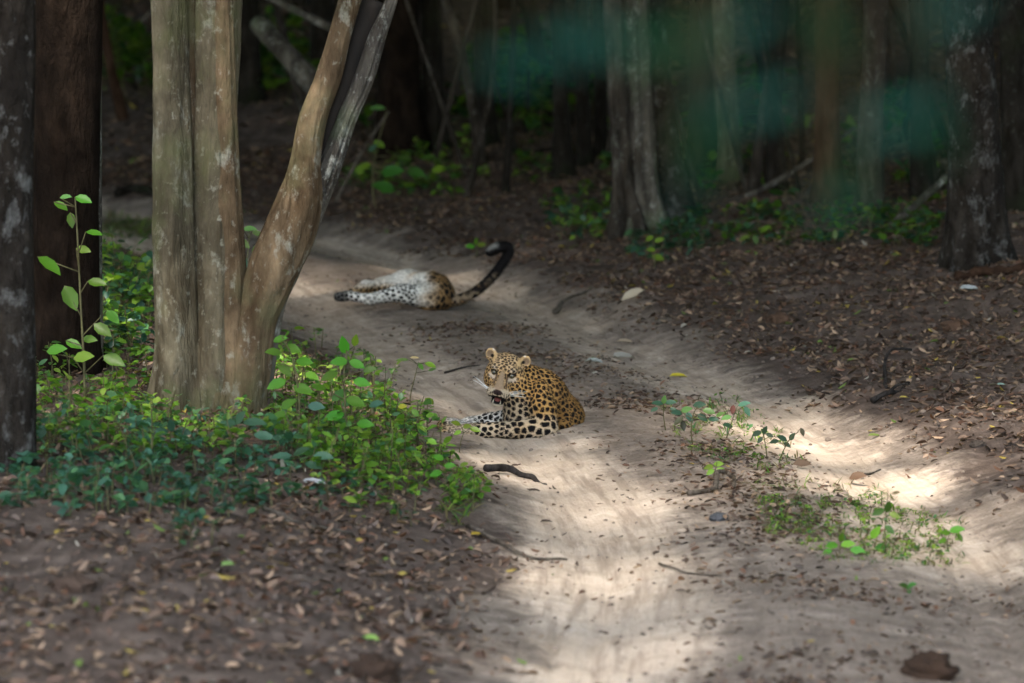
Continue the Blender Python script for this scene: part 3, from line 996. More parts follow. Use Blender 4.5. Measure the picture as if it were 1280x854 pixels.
def make_front_leopard():
    A = g1(640, 548)
    k = FPX / A[1]                                   # photo pixels per metre here
    def L(px, py, y):
        s = 1 + y / A[1]
        x = (px - 640) / k * s + A[0]
        z = (548 - py) / k * s - 0.122 * y
        return np.array([x - A[0], y, z])
    # head frame: a = picture right, u = up, f = towards the camera
    yaw, pit, roll = math.radians(8), math.radians(7), math.radians(12)
    f = np.array([-math.sin(yaw) * math.cos(pit), -math.cos(yaw) * math.cos(pit), -math.sin(pit)])
    u = np.array([math.sin(roll), 0, math.cos(roll)]); u -= f * (u @ f); u /= np.linalg.norm(u)
    a = np.cross(u, -f); a /= np.linalg.norm(a)
    if a[0] < 0: a = -a
    R = np.stack([a, u, f], 1)
    O = L(628.5, 466, -0.03) - R @ np.array([0, 0.02, 0.085])
    def h(x, y, z): return O + R @ np.array([x, y, z])
    def E(kind, kk, c, r, rot=None): return (kind, kk, h(*c), r, R if rot is None else rot)
    def Cn(kk, p, q, rp, rq): return ('c', kk, h(*p), h(*q), rp, rq)
    head = [
        E('e', 0.01, (0, 0.030, -0.02), (0.088, 0.072, 0.098)),
        E('e', 0.03, (-0.055, -0.026, 0.005), (0.045, 0.060, 0.058)), E('e', 0.03, (0.062, -0.028, 0.0), (0.048, 0.062, 0.058)),
        Cn(0.03, (0, -0.02, 0.04), (0, -0.055, 0.115), 0.056, 0.040),
        E('e', 0.018, (-0.027, -0.075, 0.120), (0.034, 0.026, 0.032)), E('e', 0.018, (0.027, -0.075, 0.120), (0.034, 0.026, 0.032)),
        Cn(0.02, (0, 0.035, 0.068), (0, -0.048, 0.138), 0.032, 0.028),
        E('e', 0.010, (0, -0.056, 0.154), (0.028, 0.016, 0.013)),
        E('e', 0.02, (-0.042, 0.045, 0.062), (0.026, 0.020, 0.022)), E('e', 0.02, (0.042, 0.045, 0.062), (0.026, 0.020, 0.022)),
        Cn(0.025, (0, -0.085, 0.02), (0, -0.126, 0.080), 0.048, 0.028),
        E('e', 0.02, (0, -0.134, 0.088), (0.026, 0.016, 0.022)),
    ]
    for sgn in (-1, 1):
        eax = R @ np.stack([np.array([0.90, -0.30 * sgn, 0.30 * sgn]) / np.linalg.norm([0.9, 0.3, 0.3]), np.array([0.3 * sgn, 0.95, 0.0]) / np.linalg.norm([0.3, 0.95]), np.array([0, 0, 1.0])], 1)
        qq, _ = np.linalg.qr(eax)
        head.append(('e', 0.014, h(0.088 * sgn, 0.074, -0.035), (0.029, 0.034, 0.017), qq))
        head.append(('s', 0.008, h(0.090 * sgn, 0.079, -0.018), (0.019, 0.023, 0.014), qq))
        head.append(('s', 0.008, h(0.046 * sgn, 0.016, 0.092), (0.019, 0.0085, 0.016), R))
    head.append(('s', 0.006, h(0, -0.109, 0.120), (0.034, 0.013, 0.045), R))
    # body
    Hc = h(0, -0.01, -0.06)
    N1 = L(672, 487, 0.20)
    S1 = L(682, 501, 0.21); S2 = L(694, 520, 0.38); S3 = L(705, 523, 0.44)
    elb = L(684, 534, -0.03); wri = L(584, 538, -0.05)
    sh = L(676, 505, 0.05)
    body = [
        ('c', 0.05, Hc, N1, 0.080, 0.115),
        ('c', 0.06, L(648, 492, 0.06), L(652, 520, 0.10), 0.075, 0.095),
        ('c', 0.05, S1, S2, 0.128, 0.122), ('c', 0.05, S2, S3, 0.122, 0.110),
        ('e', 0.03, L(709, 521, 0.23), (0.088, 0.13, 0.104), None),
        ('c', 0.02, L(703, 534, 0.10), L(716, 538, 0.28), 0.048, 0.05),
        ('e', 0.03, sh, (0.062, 0.085, 0.125), None),
        ('c', 0.03, L(680, 512, 0.02), elb, 0.066, 0.050),
        ('c', 0.02, elb, L(650, 537, -0.05), 0.052, 0.047),
        ('c', 0.02, L(650, 537, -0.05), wri, 0.047, 0.036),
        ('e', 0.02, L(567, 539, -0.055), (0.074, 0.048, 0.036), None),
        ('c', 0.03, L(650, 522, 0.16), L(612, 527, 0.17), 0.058, 0.042),
        ('c', 0.02, L(612, 527, 0.17), L(585, 530, 0.15), 0.042, 0.038),
        ('e', 0.02, L(563, 531, 0.14), (0.070, 0.048, 0.036), None),
    ]
    for (px, py, y0) in ((553, 540, -0.055), (553, 531.5, 0.14)):
        for t in (-1.5, -0.5, 0.5, 1.5):
            c = L(px + abs(t) * 2.0, py, y0 + t * 0.024)
            body.append(('e', 0.008, c, (0.026, 0.014, 0.021), None))
    tail = resample([S3 + np.array([0.04, 0.06, 0.0]), L(712, 538, 0.66), L(690, 540, 0.80), L(672, 540, 0.82), L(655, 541, 0.74)], 9)
    rt = np.linspace(0.040, 0.028, 9)
    for i in range(8):
        body.append(('c', 0.015, tail[i], tail[i + 1], rt[i], rt[i + 1]))
    prims = body + head
    V, Q = surface_nets(prims, (-0.46, -0.25, -0.12), (0.50, 1.0, 0.56), 0.0055)
    V = relax(V, Q, 1, 0.4)
    N = vnormals(V, Q)
    # ---- coat colours by anatomy, shade painted on the haunch
    hd = field(V, head)
    bd = field(V, body)
    hv = (V - O) @ R                                     # head coordinates
    ishead = sstep((bd - hd + 0.004) / 0.02)
    legs = np.minimum.reduce([d_cone(V, elb, wri, 0.05, 0.04), d_cone(V, L(650, 522, 0.16), L(567, 531, 0.14), 0.055, 0.045), d_ell(V, L(573, 539, -0.055), (0.08, 0.05, 0.04))])
    onleg = sstep((0.035 - legs) / 0.05) * (1 - ishead)
    chest = sstep((0.14 - np.linalg.norm((V - L(640, 515, 0.0)) * np.array([1.0, 0.7, 1.2]), axis=1)) / 0.08) * (1 - ishead)
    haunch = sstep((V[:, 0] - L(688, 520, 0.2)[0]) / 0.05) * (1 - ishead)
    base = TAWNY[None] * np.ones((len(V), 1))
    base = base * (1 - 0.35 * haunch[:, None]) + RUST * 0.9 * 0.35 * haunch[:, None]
    base = base * (1 - 0.38 * haunch[:, None])  # haunch darkened again: its shadow painted into the coat
    low = sstep((0.10 - V[:, 2]) / 0.10) * (1 - haunch)
    base = base + (CREAM - base) * (0.75 * np.clip(onleg + 0.5 * low, 0, 1))[:, None]
    base = base + (CREAM * 0.75 - base) * (0.65 * chest)[:, None]
    farleg = sstep((V[:, 1] - 0.06) / 0.05) * onleg * sstep((0.02 - V[:, 0]) / 0.05)
    base = base + (WHITE - base) * (0.8 * farleg)[:, None]
    paw = sstep((L(598, 540, 0)[0] - V[:, 0]) / 0.05) * onleg
    # marking sizes: fine on head and neck, large on the forearm, rings on the flank
    spc = 0.0235 + 0 * V[:, 0]
    spc = spc - 0.005 * sstep((0.14 - np.linalg.norm(V - L(662, 492, 0.08), axis=1)) / 0.08)
    spc = spc + 0.002 * haunch * sstep((0.15 - V[:, 2]) / 0.1)
    spc = spc + 0.014 * sstep((0.14 - np.linalg.norm((V - L(672, 533, -0.05)) * np.array([0.8, 1, 1.3]), axis=1)) / 0.09) * (1 - ishead)
    spc = spc - 0.010 * paw
    spc = spc * (1 - ishead) + 0.0155 * ishead
    ro = haunch * 0.25 + 0.15 * sstep((V[:, 1] - 0.1) / 0.1) * (1 - ishead) * (1 - onleg)
    blk, ctr = spots(V, spc, ro * (1 - ishead), 5)
    blk *= 1 - 0.35 * paw
    col = base + (RUST - base) * (0.55 * ctr)[:, None]
    # ---- face
    x, y, z = hv.T
    fcol = np.tile(TAWNY * 0.98 + CREAM * 0.12, (len(V), 1))
    ax = np.abs(x)
    def put(w, c):
        nonlocal fcol
        fcol = fcol + (np.asarray(c) - fcol) * np.clip(w, 0, 1)[:, None]
    fm = np.ones(len(V))                                  # where small face spots appear
    put(0.3 * sstep((0.075 - np.hypot((ax - 0.05) / 1.1, (y - 0.075))) / 0.05), CREAM)                                    # forehead
    put(0.45 * sstep((0.020 - np.hypot((ax - 0.050) * 0.6, y + 0.006)) / 0.012) * (z > 0.03), WHITE)                         # pale under the eye
    put(0.35 * sstep((0.014 - np.hypot((ax - 0.048) * 0.6, y - 0.042)) / 0.010) * (z > 0.03), WHITE)                        # pale over the eye
    put(0.85 * sstep((0.028 - 0.22 * (y + 0.02) - ax) / 0.012) * sstep((0.055 - y) / 0.03) * sstep((z - 0.06) / 0.02) * (y > -0.07), np.array([0.225, 0.165, 0.115]))   # nose bridge
    muz = sstep((0.042 - np.hypot(ax - 0.03, (y + 0.075))) / 0.02) * sstep((z - 0.08) / 0.02)
    put(0.75 * muz, CREAM * 0.95)
    put(0.9 * sstep((-0.132 - y) / 0.012) * sstep((z - 0.02) / 0.03), CREAM * 0.9)                                                # chin
    fm *= 1 - sstep((0.026 - 0.22 * (y + 0.02) - ax) / 0.012) * sstep((0.05 - y) / 0.02) * sstep((z - 0.04) / 0.02)
    fm *= 1 - 0.75 * muz
    fm *= 1 - sstep((-0.10 - y) / 0.012) * sstep((0.04 - ax) / 0.01)
    # whisker rows
    for row in range(4):
        for cidx in range(5):
            c0 = np.array([0.018 + cidx * 0.009, -0.066 - row * 0.008, 0])
            fcol = np.where(((np.hypot(ax - c0[0], y - c0[1]) < 0.0032) & (z > 0.09))[:, None], BLACK, fcol)
    fm *= 1 - 0.85 * sstep((0.022 - np.hypot((ax - 0.050) * 0.75, y - 0.002)) / 0.012) * (z > 0.03)
    hblk = blk * fm
    hcol = fcol + (BLACK - fcol) * (hblk * 0.92)[:, None]
    fcol = hcol
    put(0.95 * sstep((0.030 - np.hypot((ax - 0.046) * 0.78, (y - 0.019) * 1.5)) / 0.012) * (z > 0.055) * sstep((0.026 - np.hypot((ax - 0.046), (y - 0.018) * 1.7)) / 0.007), BLACK)
    put(0.9 * sstep((0.006 - np.abs(ax - 0.030 + (y + 0.02) * 0.12)) / 0.003) * (y < 0.012) * (y > -0.03) * (z > 0.05), np.array([0.10, 0.06, 0.04]))   # tear line
    put(sstep((0.027 - np.hypot(ax * 0.95, (y + 0.062) * 1.5)) / 0.006) * (z > 0.130), np.array([0.035, 0.022, 0.02]))    # nose leather
    put(sstep((0.004 - ax) / 0.002) * (y < -0.062) * (y > -0.09) * (z > 0.12), BLACK)
    mouth = np.hypot(ax / 0.048, (y + 0.112) / 0.021)
    put(sstep((1.55 - mouth) / 0.3) * (z > 0.05), BLACK * 1.3)
    put(sstep((0.012 - np.abs(y + 0.104 - 0.12 * (0.06 - ax))) / 0.004) * (ax < 0.062) * (z > 0.04), BLACK * 1.5)         # lip line
    put(0.9 * sstep((-0.133 - y) / 0.006) * (z > 0.03), CREAM)
    ear = sstep((0.043 - np.hypot(ax - 0.092, y - 0.078)) / 0.01) * (y > 0.058)
    earin = sstep((0.022 - np.hypot(ax - 0.094, y - 0.079)) / 0.007) * (z > -0.045)
    put(ear, np.array([0.50, 0.33, 0.16]))
    put(earin * 0.85, np.array([0.16, 0.11, 0.075]))
    put(0.8 * ear * sstep((y - 0.096) / 0.008) * sstep((0.087 - ax) / 0.006), WHITE)
    put(ear * sstep((-0.045 - z) / 0.006) * sstep((0.10 - y) / 0.01), BLACK)                                              # black back of the ear
    put(sstep((0.012 - np.hypot(ax - 0.080, y - 0.070)) / 0.006) * (z > -0.04), BLACK * 1.5)
    bcol = col + (BLACK - col) * blk[:, None]
    fin = bcol * (1 - ishead[:, None]) + fcol * ishead[:, None]
    root = thing('leopard', 'spotted leopard lying on the sandy track with raised head facing the camera', 'leopard', tuple(A), None)
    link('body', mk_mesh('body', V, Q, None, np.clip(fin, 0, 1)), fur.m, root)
    # eyes
    em = M('leopard_eye')
    ec = em.attr('Col', True); em.color(ec)
    em.b.inputs['Roughness'].default_value = 0.08; em.b.inputs['Specular IOR Level'].default_value = 0.6
    for sgn in (-1, 1):
        n1, n2 = 14, 20
        th = np.linspace(0, math.pi, n1)[:, None]; ph = np.linspace(0, 2 * math.pi, n2, endpoint=False)[None]
        P = np.stack([np.sin(th) * np.cos(ph), np.sin(th) * np.sin(ph), np.cos(th) + 0 * ph], -1).reshape(-1, 3)
        rad = np.arccos(np.clip(P[:, 2], -1, 1))
        cc = np.where((rad < 0.30)[:, None], BLACK, np.where((rad < 0.95)[:, None], np.array([0.085, 0.07, 0.035]), BLACK * 2))
        c0 = h(0.045 * sgn, 0.014, 0.073)
        VV = c0 + (P * 0.0145) @ R.T
        i = np.arange(n1 - 1)[:, None] * n2; j = np.arange(n2)[None]; kq = (j + 1) % n2
        QQ = np.stack([i + j, i + n2 + j, i + n2 + kq, i + kq], -1).reshape(-1, 4)
        link('eye', mk_mesh('eye', VV, QQ, None, cc), em.m, root)
    # tongue and lower teeth
    tm = M('leopard_tongue'); tm.color((0.17, 0.045, 0.035)); tm.b.inputs['Roughness'].default_value = 0.35
    pp = resample([h(0, -0.121, 0.06), h(0, -0.117, 0.09), h(0, -0.119, 0.108)], 6)
    Vt, Qt, Tt = tube(pp, [0.016, 0.018, 0.018, 0.017, 0.014, 0.008], 10)
    Vt = Vt + 0
    link('tongue', mk_mesh('tongue', Vt, Qt, Tt), tm.m, root)
    ivory = M('leopard_tooth'); ivory.color((0.62, 0.55, 0.42)); ivory.b.inputs['Roughness'].default_value = 0.3
    for sgn in (-1, 1):
        pp = np.array([h(0.019 * sgn, -0.132, 0.108), h(0.019 * sgn, -0.121, 0.110), h(0.018 * sgn, -0.113, 0.108)])
        link('tooth', mk_mesh('tooth', *tube(pp, [0.003, 0.0022, 0.0008], 6)[:3]), ivory.m, root)
    # whiskers
    wm = M('leopard_whisker'); wm.color((0.85, 0.84, 0.80)); wm.b.inputs['Roughness'].default_value = 0.4
    rr = np.random.default_rng(3)
    for sgn in (-1, 1):
        for t in range(6):
            s0 = h(sgn * (0.034 + 0.004 * (t % 3)), -0.066 - 0.005 * (t % 4), 0.118)
            ln = rr.uniform(0.09, 0.13)
            e = h(sgn * (0.03 + ln * 0.92), -0.058 + rr.uniform(-0.03, 0.015) + (0.035 if sgn < 0 else 0.0), 0.118 - ln * 0.30)
            m_ = 0.5 * (s0 + e) + R @ np.array([0, 0.004, 0.012])
            pp = resample([s0, m_, e], 6)
            link('whisker', mk_mesh('whisker', *tube(pp, np.linspace(0.0011, 0.0005, 6), 4)[:3]), wm.m, root)
    headc = h(0, 0, -0.02)
    def grow(P):
        g = np.tile(np.array([0.55, 0.6, -0.45]), (len(P), 1))
        hh = (P - O) @ R
        w = np.linalg.norm(P - headc, axis=1) < 0.15
        rad = (np.stack([hh[:, 0], hh[:, 1] + 0.05, -0.06 + 0 * hh[:, 0]], 1)) @ R.T
        g[w] = rad[w]
        lg = (P[:, 2] < 0.10) & (P[:, 0] < L(670, 540, 0)[0])
        g[lg] = np.array([-1.0, 0, -0.2])
        return g
    def flen(P):
        dd = np.linalg.norm(P - headc, axis=1)
        q = (P - O) @ R
        return (0.006 + 0.005 * sstep((dd - 0.10) / 0.1)) * np.where((q[:, 1] > 0.06) & (dd < 0.2), 0.55, 1.0)
    def skip(P):
        q = (P - O) @ R
        return ((q[:, 2] > 0.045) & (np.abs(np.abs(q[:, 0]) - 0.046) < 0.024) & (np.abs(q[:, 1] - 0.019) < 0.014)) | ((q[:, 2] > 0.09) & (np.abs(q[:, 0]) < 0.04) & (q[:, 1] < -0.035))
    coat(root, V, Q, N, np.clip(fin, 0, 1), 60000, flen, grow, 9, skip)
    return root

def make_rolling_leopard():
    A = g1(540, 388)
    k = FPX / A[1]
    sl = CAM_H / A[1]
    def L(px, py, y):
        s = 1 + y / A[1]
        return np.array([(px - 540) / k * s, y, (388 - py) / k * s - sl * y])
    tailp = [(560, 377, 0.14, 0.040), (575, 374, 0.10, 0.034), (592, 366, 0.07, 0.031), (608, 353, 0.05, 0.030), (620, 340, 0.05, 0.030), (630, 326, 0.05, 0.030),
             (636, 315, 0.05, 0.031), (634, 308, 0.04, 0.031), (626, 308, 0.03, 0.032), (618, 311, 0.02, 0.033), (612, 315, 0.01, 0.026)]
    tp = resample([(*L(a, b, c), d * 1.0) for a, b, c, d in tailp], 26)
    body = [
        ('e', 0.04, L(543, 367, 0.13), (0.120, 0.15, 0.115), None),
        ('c', 0.06, L(536, 362, 0.16), L(508, 361, 0.40), 0.118, 0.118),
        ('c', 0.06, L(508, 361, 0.40), L(478, 367, 0.62), 0.118, 0.112),
        ('c', 0.05, L(478, 367, 0.62), L(462, 369, 0.78), 0.085, 0.075),
        ('e', 0.03, L(455, 369, 0.86), (0.085, 0.10, 0.075), None),
        ('c', 0.04, L(538, 372, 0.03), L(500, 366, -0.05), 0.088, 0.060),           # thigh thrown out to the left
        ('c', 0.02, L(500, 366, -0.05), L(462, 374, -0.10), 0.056, 0.036),
        ('c', 0.02, L(462, 374, -0.10), L(434, 369, -0.09), 0.034, 0.032),
        ('e', 0.02, L(427, 371, -0.09), (0.046, 0.036, 0.034), None),
        ('c', 0.04, L(556, 372, 0.16), L(552, 352, 0.24), 0.07, 0.045),             # the other hind leg folded over the belly
        ('c', 0.02, L(552, 352, 0.24), L(541, 344, 0.34), 0.036, 0.028),
        ('e', 0.015, L(539, 342, 0.36), (0.034, 0.03, 0.028), None),
        ('c', 0.03, L(482, 360, 0.48), L(456, 357, 0.36), 0.05, 0.036),             # forelegs
        ('c', 0.02, L(456, 357, 0.36), L(438, 366, 0.28), 0.034, 0.032),
        ('e', 0.02, L(433, 369, 0.26), (0.040, 0.034, 0.028), None),
        ('e', 0.015, L(447, 359, 0.90), (0.03, 0.015, 0.03), None), ('e', 0.015, L(463, 359, 0.92), (0.03, 0.015, 0.03), None),
    ]
    for t in (-1, 0, 1):
        body.append(('e', 0.008, L(420.5 + abs(t) * 1.0, 371 + t * 3.2, -0.09 + 0.004 * t), (0.022, 0.018, 0.012), None))
    for i in range(len(tp) - 1):
        body.append(('c', 0.012, tp[i, :3], tp[i + 1, :3], tp[i, 3], tp[i + 1, 3]))
    V, Q = surface_nets(body, (-0.72, -0.22, -0.12), (0.60, 1.05, 0.50), 0.0075)
    V = relax(V, Q, 1, 0.4)
    N = vnormals(V, Q)
    td = np.full(len(V), 9.0); ts = np.zeros(len(V))
    for i in range(len(tp)):
        d = np.linalg.norm(V - tp[i, :3], axis=1)
        m = d < td; td = np.where(m, d, td); ts = np.where(m, i / (len(tp) - 1.0), ts)
    ont = sstep((0.065 - td) / 0.02) * (V[:, 0] > 0.13)
    up = sstep((V[:, 2] - 0.09) / 0.08)
    wv = 0.07 * fbm(V * 9.0, 3, 77)
    rump = sstep((V[:, 0] + wv + 0.25 * (V[:, 2] - 0.1) - L(528, 366, 0)[0]) / 0.14) * (1 - sstep((V[:, 1] - 0.30) / 0.1))
    base = np.tile(TAWNY * 0.9, (len(V), 1))
    belly = np.clip(up + 0.6 * sstep((V[:, 1] + 0.02) / -0.03), 0, 1) * (1 - rump)
    base = base + (WHITE - base) * (0.95 * belly)[:, None]
    legw = sstep((L(528, 366, 0)[0] - V[:, 0]) / 0.06) * sstep((0.12 - V[:, 1]) / 0.05)
    base = base + (WHITE * 0.95 - base) * (0.8 * legw)[:, None]
    base = base + (np.array([0.16, 0.095, 0.045]) - base) * (0.85 * rump)[:, None]
    base = base + (np.array([0.20, 0.15, 0.10]) - base) * (0.9 * ont)[:, None]
    pt = sstep((0.09 - np.linalg.norm(V - L(520, 350, 0.25), axis=1)) / 0.06)
    base = base + (TAWNY - base) * (0.7 * pt)[:, None]
    spc = 0.036 + 0.012 * vnoise(V * 9.0, 79) + 0.002 * rump - 0.012 * belly + 0.020 * ont
    spc = np.maximum(spc * (1 - 0.3 * ont), 0.02)
    blk, ctr = spots(V, spc, 0.5 * rump, 8)
    blk = blk * (1 - 0.6 * belly * (1 - legw)) * (1 - 0.3 * sstep((vnoise(V * 14.0, 80) - 0.1) / 0.4))
    sole = sstep((L(440, 370, 0)[0] - V[:, 0]) / 0.04) * sstep((-0.0 - V[:, 1]) / 0.03)
    under = sstep((0.062 - V[:, 2]) / 0.03) * legw  # shadow along the leg's bottom edge, painted into the black markings
    blk = np.maximum(np.maximum(blk, 0.85 * sole), 0.6 * under)
    blk = np.maximum(blk, ont * sstep((ts - 0.14 + 0.25 * fbm(V * 30.0, 2, 78)) / 0.22))
    wt = ont * sstep((ts - 0.80) / 0.08) * sstep((N[:, 2] - 0.0) / 0.5)
    col = base + (RUST - base) * (0.5 * ctr)[:, None]
    col = col + (BLACK - col) * (np.clip(blk, 0, 1))[:, None]
    col = col + (WHITE * 0.40 - col) * (0.6 * wt * (0.6 + 0.4 * vnoise(V * 40.0, 81)))[:, None]
    root = thing('leopard', 'leopard rolling on its back farther along the track, black tipped tail raised', 'leopard', tuple(A))
    link('body', mk_mesh('body', V, Q, None, np.clip(col, 0, 1)), fur.m, root)
    def grow(P):
        return np.tile(np.array([0.8, -0.3, -0.5]), (len(P), 1))
    coat(root, V, Q, N, np.clip(col, 0, 1), 22000, lambda P: 0.011 + 0.012 * (P[:, 0] > 0.16), grow, 10)
    return root

make_front_leopard()
make_rolling_leopard()
# ------------------------------------------------------------------ leaves, plants and litter
LEAF = leaf_material('plant_leaf', (1, 1, 1), 0.38, 0.35)
LEAF_ONE = leaf_material('single_leaf', (1, 1, 1), 0.38, 0.38, objvar=True)
LITTER = leaf_material('dead_leaf', (1, 0.95, 0.9), 0.6, 0.08)
STEM = bark_material('green_stem', (0.06, 0.05, 0.03), (0.16, 0.15, 0.07), None, 0.6, None, 0.5, 20, 0.3, 1.0)
TWIG = bark_material('dead_twig', (0.05, 0.04, 0.032), (0.20, 0.165, 0.13), None, 0.6, None, 0.5, 24, 0.5, 1.0)
DARKTWIG = bark_material('dark_twig', (0.02, 0.018, 0.017), (0.07, 0.06, 0.055), None, 0.6, None, 0.5, 24, 0.5, 1.0)

# leaf outline: along x from 0 to 1, half width w, folded along the midrib and drooping
LX = np.array([0.0, 0.22, 0.52, 0.80, 1.0]); LW = np.array([0.0, 0.21, 0.27, 0.16, 0.0])
def leaf_template(width=1.0, fold=0.06, droop=0.14):
    V = [(0, 0, 0)]
    for x, w in zip(LX[1:4], LW[1:4]):
        z = -droop * x * x
        V += [(x, w * width, z + fold), (x, 0, z), (x, -w * width, z + fold)]
    V.append((1, 0, -droop))
    T = [(0, 2, 1), (0, 3, 2), (7, 8, 10), (8, 9, 10)]
    Q = [(1, 2, 5, 4), (2, 3, 6, 5), (4, 5, 8, 7), (5, 6, 9, 8)]
    return np.array(V, float), np.array(Q), np.array(T)
LT = leaf_template()
def leaf_unit_mesh(name, col, width=1.0, fold=0.06, droop=0.14):
    V, Q, T = leaf_template(width, fold, droop)
    return mk_mesh(name, V, Q, T, np.tile(col, (len(V), 1)))

def add_leaves(bag, P, yaw, pitch, roll, size, col, tpl=None, wid=1.0):
    V, Q, T = tpl or LT
    n = len(P)
    cyw, syw = np.cos(yaw), np.sin(yaw); cp, sp_ = np.cos(pitch), np.sin(pitch); cr, sr = np.cos(roll), np.sin(roll)
    X = np.stack([cyw * cp, syw * cp, sp_], 1)
    Y0 = np.stack([-syw, cyw, 0 * cyw], 1)
    Z0 = np.cross(X, Y0)
    Yv = Y0 * cr[:, None] + Z0 * sr[:, None]; Zv = np.cross(X, Yv)
    W = (P[:, None] + size[:, None, None] * (V[None, :, :1] * X[:, None] + V[None, :, 1:2] * wid * Yv[:, None] + V[None, :, 2:] * Zv[:, None]))
    m = len(V)
    off = (np.arange(n) * m)[:, None, None]
    bag.add(W.reshape(-1, 3), (Q[None] + off).reshape(-1, 4), (T[None] + off).reshape(-1, 3), np.repeat(col, m, 0))

GREENS = np.array([1.25, 1.2, 1.0]) * np.array([(0.065, 0.15, 0.022), (0.10, 0.21, 0.028), (0.045, 0.115, 0.03), (0.14, 0.25, 0.035), (0.05, 0.13, 0.06), (0.15, 0.23, 0.04)])
BG_DRY = np.array([(0.16, 0.13, 0.06), (0.12, 0.10, 0.05)])
TEALS = np.array([(0.03, 0.085, 0.055), (0.045, 0.11, 0.075), (0.025, 0.07, 0.04), (0.05, 0.12, 0.05)])
def pick(pal, n, r, var=0.25):
    c = pal[r.integers(0, len(pal), n)]
    return np.clip(c * r.uniform(1 - var, 1 + var, (n, 1)), 0, 1)

# ---- undergrowth (a mass of small seedlings nobody could count)
UNDER = [  # polygon in the photo, number, height range, leaf length range, palette
    ([(30, 470), (185, 430), (190, 520), (330, 530), (345, 560), (200, 590), (30, 580)], 170, (0.03, 0.15), (0.025, 0.055), GREENS),
    ([(20, 540), (150, 510), (330, 540), (420, 560), (400, 620), (120, 650), (0, 640)], 190, (0.03, 0.13), (0.022, 0.065), TEALS * 1.5),
    ([(335, 450), (400, 430), (470, 480), (535, 545), (555, 590), (440, 610), (340, 560)], 300, (0.03, 0.18), (0.022, 0.052), GREENS),
    ([(390, 560), (560, 580), (590, 640), (520, 660), (400, 640)], 50, (0.03, 0.11), (0.03, 0.055), GREENS),
    ([(128, 330), (190, 340), (188, 450), (120, 470)], 110, (0.06, 0.22), (0.04, 0.08), np.concatenate([TEALS, GREENS])),
    ([(150, 590), (480, 600), (520, 660), (200, 690)], 50, (0.03, 0.10), (0.03, 0.055), TEALS),
    ([(420, 205), (600, 195), (640, 225), (560, 250), (430, 245)], 45, (0.05, 0.18), (0.05, 0.11), GREENS),
    ([(680, 255), (770, 250), (770, 300), (690, 305)], 45, (0.05, 0.16), (0.04, 0.08), np.concatenate([TEALS, GREENS])),
    ([(840, 265), (960, 260), (1190, 275), (1190, 318), (1060, 312), (860, 310)], 150, (0.04, 0.14), (0.04, 0.08), np.concatenate([TEALS, GREENS * 0.7])),
    ([(780, 290), (870, 280), (900, 320), (800, 330)], 40, (0.04, 0.14), (0.04, 0.08), TEALS),
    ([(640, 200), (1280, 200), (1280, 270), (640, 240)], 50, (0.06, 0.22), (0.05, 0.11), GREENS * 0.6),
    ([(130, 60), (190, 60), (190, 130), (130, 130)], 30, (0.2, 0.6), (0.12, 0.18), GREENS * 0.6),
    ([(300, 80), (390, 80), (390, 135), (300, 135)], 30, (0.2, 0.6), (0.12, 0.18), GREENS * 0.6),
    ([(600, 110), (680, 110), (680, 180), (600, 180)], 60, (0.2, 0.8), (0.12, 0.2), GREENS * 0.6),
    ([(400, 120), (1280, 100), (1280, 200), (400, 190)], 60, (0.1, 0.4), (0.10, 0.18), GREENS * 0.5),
    ([(815, 500), (935, 500), (1000, 570), (960, 590), (860, 570)], 60, (0.004, 0.03), (0.012, 0.028), GREENS),
    ([(950, 625), (1080, 615), (1200, 660), (1190, 710), (1050, 700), (960, 670)], 260, (0.003, 0.025), (0.010, 0.026), np.concatenate([GREENS, GREENS[3:], BG_DRY])),
    ([(560, 575), (610, 600), (600, 650), (560, 640)], 20, (0.03, 0.08), (0.03, 0.05), GREENS),
]
lb, sb_ = Bag(), Bag()
ru = np.random.default_rng(55)
def rand_in(poly, n, r):
    q = np.array(poly, float)
    out = []
    while len(out) < n:
        x = r.uniform(q[:, 0].min(), q[:, 0].max()); y = r.uniform(q[:, 1].min(), q[:, 1].max())
        if inpoly(x, y, poly):
            out.append((x, y))
    return np.array(out)
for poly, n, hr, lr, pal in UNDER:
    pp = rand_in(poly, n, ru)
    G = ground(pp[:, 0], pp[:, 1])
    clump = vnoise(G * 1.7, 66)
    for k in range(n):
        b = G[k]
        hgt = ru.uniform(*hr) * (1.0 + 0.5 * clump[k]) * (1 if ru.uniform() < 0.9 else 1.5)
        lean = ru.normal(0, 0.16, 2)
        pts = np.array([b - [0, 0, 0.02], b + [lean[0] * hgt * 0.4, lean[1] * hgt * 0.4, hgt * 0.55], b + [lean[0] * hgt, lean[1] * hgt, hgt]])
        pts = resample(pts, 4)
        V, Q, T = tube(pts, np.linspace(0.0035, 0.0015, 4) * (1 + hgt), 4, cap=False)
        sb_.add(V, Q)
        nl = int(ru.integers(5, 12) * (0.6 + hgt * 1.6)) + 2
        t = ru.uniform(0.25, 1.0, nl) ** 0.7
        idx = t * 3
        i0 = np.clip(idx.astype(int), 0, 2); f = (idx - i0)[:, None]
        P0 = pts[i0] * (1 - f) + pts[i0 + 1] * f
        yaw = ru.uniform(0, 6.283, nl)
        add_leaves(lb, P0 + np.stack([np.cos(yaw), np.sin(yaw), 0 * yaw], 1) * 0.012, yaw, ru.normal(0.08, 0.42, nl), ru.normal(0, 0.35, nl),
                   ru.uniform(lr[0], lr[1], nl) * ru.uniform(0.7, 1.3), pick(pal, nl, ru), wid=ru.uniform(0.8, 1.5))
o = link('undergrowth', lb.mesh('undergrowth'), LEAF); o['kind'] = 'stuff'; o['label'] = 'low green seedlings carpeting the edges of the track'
o = link('undergrowth_stems', sb_.mesh('undergrowth_stems'), STEM); o['kind'] = 'stuff'; o['label'] = 'thin stems of the low green seedlings'

